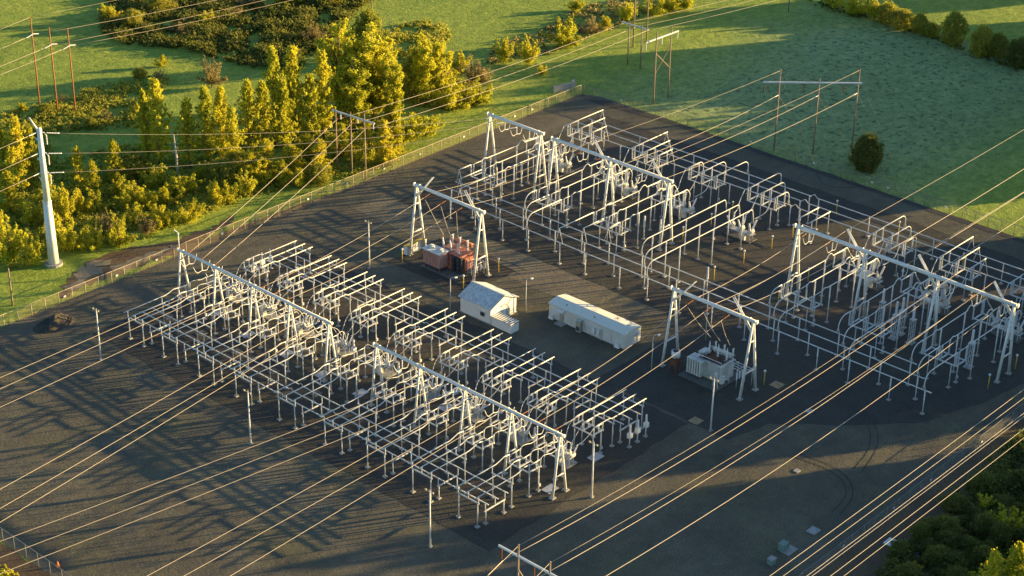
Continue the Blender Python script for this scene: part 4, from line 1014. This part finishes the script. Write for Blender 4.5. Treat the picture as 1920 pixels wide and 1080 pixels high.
def mk_tree(name, kind, h, w, nc, nl, ls, crad, mat, cat, trunk=True, bark='bark'):
    t = thing(name, '', cat); C, Q = crown_points(kind, h, w, nc)
    rad = crad*Q*(.65+.7*rng.random(len(C))); V, F = leaf_quads(C, rad, nl, ls)
    np_mesh('crown', V, F, mat, t)
    m = MB(); tr = .018*h+.03
    m.path([(0, 0, 0), (.03*w, .02*w, h*.3), (-.03*w, .03*w, h*.6), (0, 0, h*.9)], [tr, tr*.75, tr*.45, tr*.12], 7)
    for c in C[rng.integers(len(C), size=18)]:
        z0 = c[2]*.62; m.path([(0, 0, z0), (c[0]*.5, c[1]*.5, (z0+c[2])*.52), tuple(c)], [tr*.3, tr*.2, tr*.06], 4)
    m.build('trunk', bark, t, True); return t
PROT = {}
def proto(key, n, *a, **k): PROT[key] = [mk_tree(*a, **k) for _ in range(n)]; [setattr(o, 'location', (0, 0, -500)) for o in PROT[key]]
proto('poplar', 4, 'poplar_tree', 'spire', 16, 2.9, 440, 42, .165, .52, 'lf_green', 'tree')
proto('gold', 3, 'birch_tree', 'cone', 13, 2.9, 340, 42, .155, .52, 'lf_gold', 'tree')
proto('cotton', 3, 'cottonwood_tree', 'broad', 20, 5.2, 900, 54, .19, .74, 'lf_green', 'tree')
proto('shrub', 4, 'willow_shrub', 'bush', 5, 2.2, 140, 60, .12, .5, 'lf_gold', 'shrub')
proto('gshrub', 3, 'alder_shrub', 'bush', 6, 2.2, 150, 60, .12, .5, 'lf_green', 'shrub')
proto('twig', 3, 'bare_shrub', 'bush', 6, 2.6, 150, 34, .12, .6, 'lf_brown', 'shrub')
proto('dark', 3, 'round_tree', 'round', 8, 3.6, 380, 54, .15, .75, 'lf_dark', 'tree')
proto('olive', 3, 'hawthorn_tree', 'round', 7, 3.2, 340, 50, .14, .7, 'lf_olive', 'tree')
PH = dict(poplar=16, gold=13, cotton=20, shrub=5, gshrub=6, twig=6, dark=8, olive=7); PW = dict(poplar=2.9, gold=2.9, cotton=5.6, shrub=2.2, gshrub=2.2, twig=2.6, dark=3.6, olive=3.2)
USED = set()
def place(key, x, y, h, w, label, group=None):
    i = rng.integers(len(PROT[key])); src = PROT[key][i]
    sz = h/PH[key]; sx = w/PW[key]
    if (key, i) not in USED:
        USED.add((key, i)); o = src
    else: o = dup(src)
    o.location = (x, y, 0); o.rotation_euler = (0, 0, rng.random()*6.28); o.scale = (sx, sx, sz); o['label'] = label
    if group: o['group'] = group
    elif 'group' in o: del o['group']
    return o
def tree_px(key, bx, by, ty, wpx, label, group=None):
    """base pixel, top pixel row, crown width in pixels"""
    b = gp(bx, by); h = height_at(b, ty); d = (b-Vector((0, 0, CAMZ))).length
    return place(key, b.x, b.y, h, wpx/2*d/FPX, label, group)
G1 = 'tall poplars of the left woods'
for k, (bx, by, ty, w) in enumerate([(302, 318, 150, 62), (278, 312, 172, 40), (357, 318, 186, 48), (392, 314, 166, 50), (420, 306, 164, 48), (470, 296, 154, 50), (497, 292, 156, 50), (518, 276, 92, 48), (553, 268, 90, 66), (608, 262, 98, 58), (585, 272, 140, 50), (440, 318, 205, 45), (535, 285, 150, 48)]):
    tree_px('poplar', bx, by, ty, w, 'yellow green poplar, %s from the left in the tall row of the left woods' % ORD[k], G1)
tree_px('cotton', 640, 218, 22, 120, 'tallest broad cottonwood at the centre of the tree belt', None)
tree_px('cotton', 700, 226, 44, 130, 'broad cottonwood right of the tallest one')
tree_px('cotton', 665, 246, 95, 120, 'lower broad cottonwood in front of the tallest one')
tree_px('cotton', 735, 240, 98, 70, 'small cottonwood at the right edge of the tall group')
tree_px('cotton', 800, 196, 52, 86, 'golden cottonwood standing apart right of the tall group')
tree_px('cotton', 828, 190, 70, 60, 'slender golden cottonwood right beside the one standing apart')
tree_px('olive', 775, 186, 105, 50, 'dull shaded tree left of the golden cottonwoods')
tree_px('olive', 690, 118, 22, 62, 'russet tree behind the right shoulder of the cottonwoods')
for k, (bx, by, ty, w) in enumerate([(12, 340, 240, 62), (40, 362, 218, 58), (66, 352, 236, 44), (20, 400, 320, 60), (90, 400, 320, 50)]):
    tree_px('gold', bx, by, ty, w, 'golden feathery tree, %s from the left beside the steel monopole' % ORD[k], 'golden trees at the left edge')
for k, (bx, by, ty, w) in enumerate([(218, 346, 262, 50), (178, 374, 300, 38), (150, 352, 275, 46), (470, 345, 282, 52), (500, 338, 262, 60), (545, 330, 270, 70), (600, 330, 262, 55), (575, 300, 250, 60), (640, 292, 232, 60), (690, 296, 226, 50), (720, 300, 225, 52), (745, 290, 222, 46), (530, 352, 300, 34), (655, 232, 178, 90), (735, 235, 175, 60)]):
    tree_px('gold', bx, by, ty, w, 'golden leafed young tree, %s in the lower storey of the woods' % ORD[k], 'golden young trees below the poplars')
for k, (bx, by, ty, w, ky) in enumerate([(20, 496, 400, 66, 'gshrub'), (66, 498, 440, 42, 'gshrub'), (5, 470, 395, 50, 'shrub'), (125, 472, 400, 50, 'gshrub'), (155, 468, 420, 44, 'gshrub'), (182, 468, 420, 40, 'gshrub'), (225, 464, 402, 46, 'shrub'), (120, 420, 345, 50, 'shrub'), (150, 405, 355, 40, 'shrub'), (180, 400, 356, 46, 'shrub'), (250, 390, 340, 60, 'gshrub'), (285, 395, 360, 40, 'shrub'), (310, 385, 352, 44, 'shrub'), (275, 440, 400, 40, 'twig'), (300, 428, 380, 36, 'shrub'), (320, 425, 390, 32, 'gshrub'), (350, 418, 380, 44, 'gshrub'),
        (365, 408, 372, 36, 'shrub'), (405, 386, 340, 44, 'shrub'), (428, 380, 345, 40, 'shrub'), (462, 366, 318, 42, 'gshrub'), (490, 348, 302, 44, 'shrub'), (535, 344, 310, 32, 'shrub'), (340, 366, 322, 70, 'gshrub'), (290, 350, 310, 60, 'gshrub'), (250, 330, 290, 70, 'olive'), (420, 345, 300, 60, 'olive'), (390, 335, 300, 50, 'gshrub'), (200, 440, 390, 40, 'twig'), (255, 420, 375, 36, 'gshrub'), (95, 455, 400, 36, 'shrub'), (60, 420, 370, 50, 'gshrub'), (232, 372, 330, 46, 'shrub'), (445, 325, 285, 46, 'olive'),
        (560, 352, 318, 40, 'shrub'), (690, 312, 268, 44, 'shrub'), (725, 308, 262, 40, 'shrub'), (600, 345, 310, 40, 'olive'), (770, 262, 205, 60, 'gshrub'), (800, 255, 212, 60, 'gshrub'), (845, 205, 150, 54, 'gshrub'), (870, 200, 155, 60, 'gshrub'), (900, 190, 150, 56, 'gshrub'), (860, 140, 95, 44, 'shrub'), (885, 160, 105, 50, 'twig'), (905, 160, 118, 40, 'twig'), (825, 150, 115, 40, 'twig')]):
    nm = {'shrub': 'golden rounded shrub', 'gshrub': 'upright green shrub', 'twig': 'brown twiggy shrub', 'olive': 'olive rounded tree'}[ky]
    tree_px(ky, bx, by, ty, w, '%s, %s of the shrubs along the front of the left woods' % (nm, ORD[k]), 'shrubs along the woods')
t = thing('dead_snag', 'bare pale dead trunk standing among the poplars', 'tree', gp(333, 336)[:])
m = MB(); m.path([(0, 0, 0), (.15, 0, 5), (-.1, .1, 10.3)], [.3, .24, .1], 7); m.build('trunk', 'palebark', t, True)
m = MB()
for z, a in ((4.5, .3), (6, 2.2), (7.2, 4.5), (8.5, 1.1)): m.path([(0, 0, z), (math.cos(a)*.9, math.sin(a)*.9, z+.5), (math.cos(a)*1.5, math.sin(a)*1.5, z+.3)], [.09, .06, .03], 5)
m.build('branch', 'palebark', t, True)
for bx, by, ty, w, ky, lb in [(397, 164, 102, 44, 'twig', 'pale brown bare tree alone on the green meadow'), (588, 78, 35, 38, 'twig', 'pale bare tree left of the tallest cottonwood'), (945, 117, 70, 38, 'shrub', 'left of two round golden bushes by the upper path'), (990, 122, 70, 44, 'shrub', 'right of two round golden bushes by the upper path'), (1058, 88, 32, 62, 'shrub', 'large golden bush beside the upper power line'), (1110, 62, 30, 50, 'twig', 'russet bush right of the large golden bush'), (1080, 20, 0, 40, 'shrub', 'golden bush cut by the top edge left of the braced poles'), (1135, 55, 32, 40, 'shrub', 'low golden bush right of the russet bush'), (1175, 40, 2, 40, 'gshrub', 'upright green bush at the foot of the tall braced poles'), (1225, 28, -8, 44, 'gshrub', 'green bush between the tall braced poles and top edge'), (1250, 22, -10, 46, 'shrub', 'golden bush at the top edge right of the braced poles'), (1285, 18, -14, 44, 'gshrub', 'green bush at the top edge over the bright grass'),
        (1018, 140, 122, 26, 'shrub', 'tiny bush alone on grass above the back corner'), (1622, 318, 254, 58, 'dark', 'dark round tree in the pasture beside the right pole'), (1785, 82, 24, 46, 'olive', 'tall dark tree, first in the hedge row at upper right'), (1838, 104, 50, 44, 'olive', 'olive round tree in the hedge row at upper right'), (1868, 106, 64, 40, 'olive', 'small dark tree right of the olive hedge tree'), (1912, 124, 74, 56, 'dark', 'dark tree cut by the right edge in the hedge row'), (1722, 62, 26, 30, 'olive', 'small olive tree in the middle of the hedge row'), (1640, 36, -6, 54, 'shrub', 'bright golden tree in the hedge row at the top edge'), (1600, 28, -12, 54, 'gshrub', 'green tree left of the bright golden hedge tree'), (1565, 14, -20, 46, 'gshrub', 'green bush at the left end of the hedge row'), (1690, 52, 20, 50, 'olive', 'olive bush right of the golden hedge tree'), (1665, 42, 8, 44, 'olive', 'olive bush just behind the golden hedge tree'), (1745, 68, 44, 34, 'olive', 'low olive bush left of the tall dark hedge tree')]:
    tree_px(ky, bx, by, ty, w, lb)
for k, (bx, by, ty, w) in enumerate([(205, 40, 8, 40), (250, 50, 20, 36), (340, 62, 40, 40), (390, 45, 20, 40), (300, 20, -6, 50), (470, 12, -16, 50), (540, 10, -20, 60), (620, 5, -25, 60), (440, 30, 12, 34), (305, 125, 105, 30), (262, 146, 128, 26), (115, 190, 175, 24), (42, 208, 192, 24), (85, 212, 196, 28), (200, 225, 205, 26), (258, 218, 195, 26), (170, 240, 222, 24), (300, 150, 126, 24)]):
    tree_px(('shrub', 'olive', 'twig')[k % 3], bx, by, ty, w, '%s in the upper left thicket, %s of eighteen' % (('golden low shrub', 'olive low bush', 'brown low bush')[k % 3], ORD[k]), 'bushes in the upper left thicket')
G = 'trees at the lower right corner'
for k, (bx, by, ty, w, ky, lb) in enumerate([(1892, 1150, 1018, 100, 'gold', 'sunlit golden treetop at the lower right corner'), (1848, 1155, 1030, 60, 'gold', 'smaller golden treetop left of the corner one'), (1928, 1140, 1050, 80, 'shrub', 'golden treetop cut by the lower right corner')]):
    tree_px(ky, bx, by, ty, w, lb, G)
r = random.Random(11); k = 0
for gy in range(9):
    for gx in range(9):
        x = 1690+gx*31+r.uniform(-12, 12); y = 860+gy*34+r.uniform(-14, 14)
        if y < 1010-(x-1700)*.72+r.uniform(0, 14) or y > 1150 or x > 1950: continue
        w = r.uniform(26, 56); ky = r.choice(['dark', 'dark', 'dark', 'gshrub', 'dark'])
        tree_px(ky, x, y, y-w*r.uniform(.45, .8), w, '%s, %s of the scrub in the lower right corner counted downwards' % ({'dark': 'dark green shaded bush', 'gshrub': 'light green shaded bush', 'olive': 'olive shaded bush'}[ky], ORD[k]), G); k += 1
def in_poly(P, L):
    x, y = P[:, 0], P[:, 1]; ins = np.zeros(len(P), bool); n = len(L)
    for i in range(n):
        (x1, y1), (x2, y2) = L[i], L[(i+1) % n]
        c = ((y1 > y) != (y2 > y)) & (x < (x2-x1)*(y-y1)/((y2-y1) if y2 != y1 else 1e-9)+x1); ins ^= c
    return ins
def thicket(label, L, dens, hmax, mat, size=.26, nl=22, rr=.75, gaps=.35):
    L = [tuple(gp(x, y).to_2d()) for x, y in L]; A = np.array(L); lo, hi = A.min(0), A.max(0)
    n = int(dens*(hi[0]-lo[0])*(hi[1]-lo[1])); P = lo+(hi-lo)*rng.random((n, 2)); P = P[in_poly(P, L)]
    f = np.sin(P[:, 0]*.55+1.3*np.sin(P[:, 1]*.31))+np.sin(P[:, 1]*.62+1.7*np.sin(P[:, 0]*.27))+.9*np.sin(P[:, 0]*.19-P[:, 1]*.23)+rng.normal(size=len(P))*.5
    keep = f > -2.2*(1-gaps)-.2; P, f = P[keep], f[keep]
    hh = hmax*(.28+.24*np.clip(f+1.2, 0, 3))*(.6+.6*rng.random(len(P)))
    C = np.c_[P, hh*.55]; V, F = leaf_quads(C, rr*(.6+.6*rng.random(len(P)))*np.clip(hh/1.5, .6, 1.5), nl, size, 1.0)
    o = np_mesh('thicket', V, F, mat); tag(o, label, 'thicket', None, 'stuff'); return o
thicket('dark bramble thicket, colour deepened for shade, filling the upper left meadow hollow', [(205, 0), (190, 25), (188, 60), (230, 84), (330, 92), (400, 108), (470, 128), (540, 132), (590, 120), (640, 70), (660, 30), (700, 0), (640, -40), (260, -40)], 1.35, 2.4, 'lf_bramble_shade', .26, 40, 1.0)
thicket('russet brush below the rust brown poles', [(0, 222), (40, 205), (130, 188), (200, 158), (290, 142), (320, 150), (300, 175), (290, 225), (260, 240), (110, 250), (60, 262), (0, 262)], 1.5, 1.6, 'lf_olive', .2, 34, .8)
thicket('olive undergrowth on the floor of the left woods', [(0, 262), (80, 250), (110, 300), (230, 275), (330, 270), (560, 230), (650, 235), (760, 225), (770, 262), (740, 312), (660, 330), (560, 352), (470, 368), (430, 385), (350, 420), (230, 462), (100, 470), (60, 500), (0, 510)], 1.5, 1.5, 'lf_bramble', .19, 34, .75)
thicket('mixed green bramble undergrowth between the front shrubs', [(0, 400), (120, 380), (330, 330), (560, 300), (600, 340), (470, 366), (350, 416), (230, 460), (100, 468), (0, 490)], .9, 1.9, 'lf_bramble', .19, 40, .85)
thicket('russet brush between the cottonwoods and the green meadow', [(720, 60), (780, 40), (830, 48), (845, 70), (830, 90), (800, 100), (860, 150), (920, 185), (900, 200), (840, 210), (780, 200), (740, 140)], 1.3, 1.8, 'lf_olive', .22, 34, .85)
thicket('brush along the upper path beside the golden bushes', [(905, 130), (940, 118), (1030, 105), (1080, 80), (1160, 52), (1200, 30), (1300, 5), (1290, -20), (1100, 10), (1010, 60), (920, 90)], .55, 1.3, 'lf_brown', .28, 20, .8)
thicket('hedge bottom along the far side of the pasture', [(1470, -5), (1560, 22), (1700, 58), (1780, 88), (1860, 118), (1925, 140), (1925, 124), (1860, 104), (1780, 74), (1700, 46), (1560, 6), (1500, -20)], 1.0, 1.3, 'lf_dark', .2, 34, .8, .75)
thicket('frosty dark bramble thicket at the lower right corner', [(1925, 800), (1880, 845), (1810, 915), (1760, 960), (1745, 1000), (1690, 1035), (1640, 1085), (1620, 1150), (1960, 1200), (1990, 820)], 1.5, 2.2, 'lf_dark', .19, 44, .85)
thicket('frost whitened brambles beside the pale slab at lower right', [(1700, 1015), (1760, 1000), (1790, 1040), (1760, 1085), (1690, 1110), (1660, 1085), (1690, 1050)], 1.2, .9, 'lf_frost', .24, 22, .6)
thicket('rough yellow grass outside the lower left fence', [(-30, 1040), (0, 1050), (40, 1085), (-20, 1120)], 2.5, .8, 'lf_gold', .2, 20, .5)
# tree belts beyond the right edge that keep the pasture and the right side of the yard in shade
n2 = Vector((.5225, .8526)); sd = Vector((.8526, -.5225))
def belt(s, t, h, w=5.5):
    for dt, ds in ((0, 0), (9, 2.2)):
        p = n2*(s+ds)+sd*(t+dt); place('cotton', p.x, p.y, h+dt*.14, w, 'tall tree in the belt beyond the right edge of the view', 'trees beyond the right edge')
BELT = []
def span(s0, s1, t, h, step=4.5, w=5.2):
    s = s0
    while s <= s1:
        belt(s+rng.normal()*.6, t+rng.normal()*5, h*(.88+.24*rng.random()), w*(.85+.3*rng.random())); s += step
span(165, 231.5, 214, 26)
span(230, 247, 206, 8, 3.5, 4)
span(240.5, 255, 228, 26)
span(261, 277, 240, 29)
span(284, 298, 250, 19)
span(323, 362, 272, 25)
span(330, 362, 282, 25)
span(362, 392, 288, 20)
span(364, 390, 296, 20)
span(391, 419, 300, 29)
span(393, 417, 309, 26)
span(437, 450, 318, 24)
for k in PROT:
    for i, o in enumerate(PROT[k]):
        if (k, i) not in USED:
            for c in list(o.children): bpy.data.objects.remove(c)
            bpy.data.objects.remove(o)
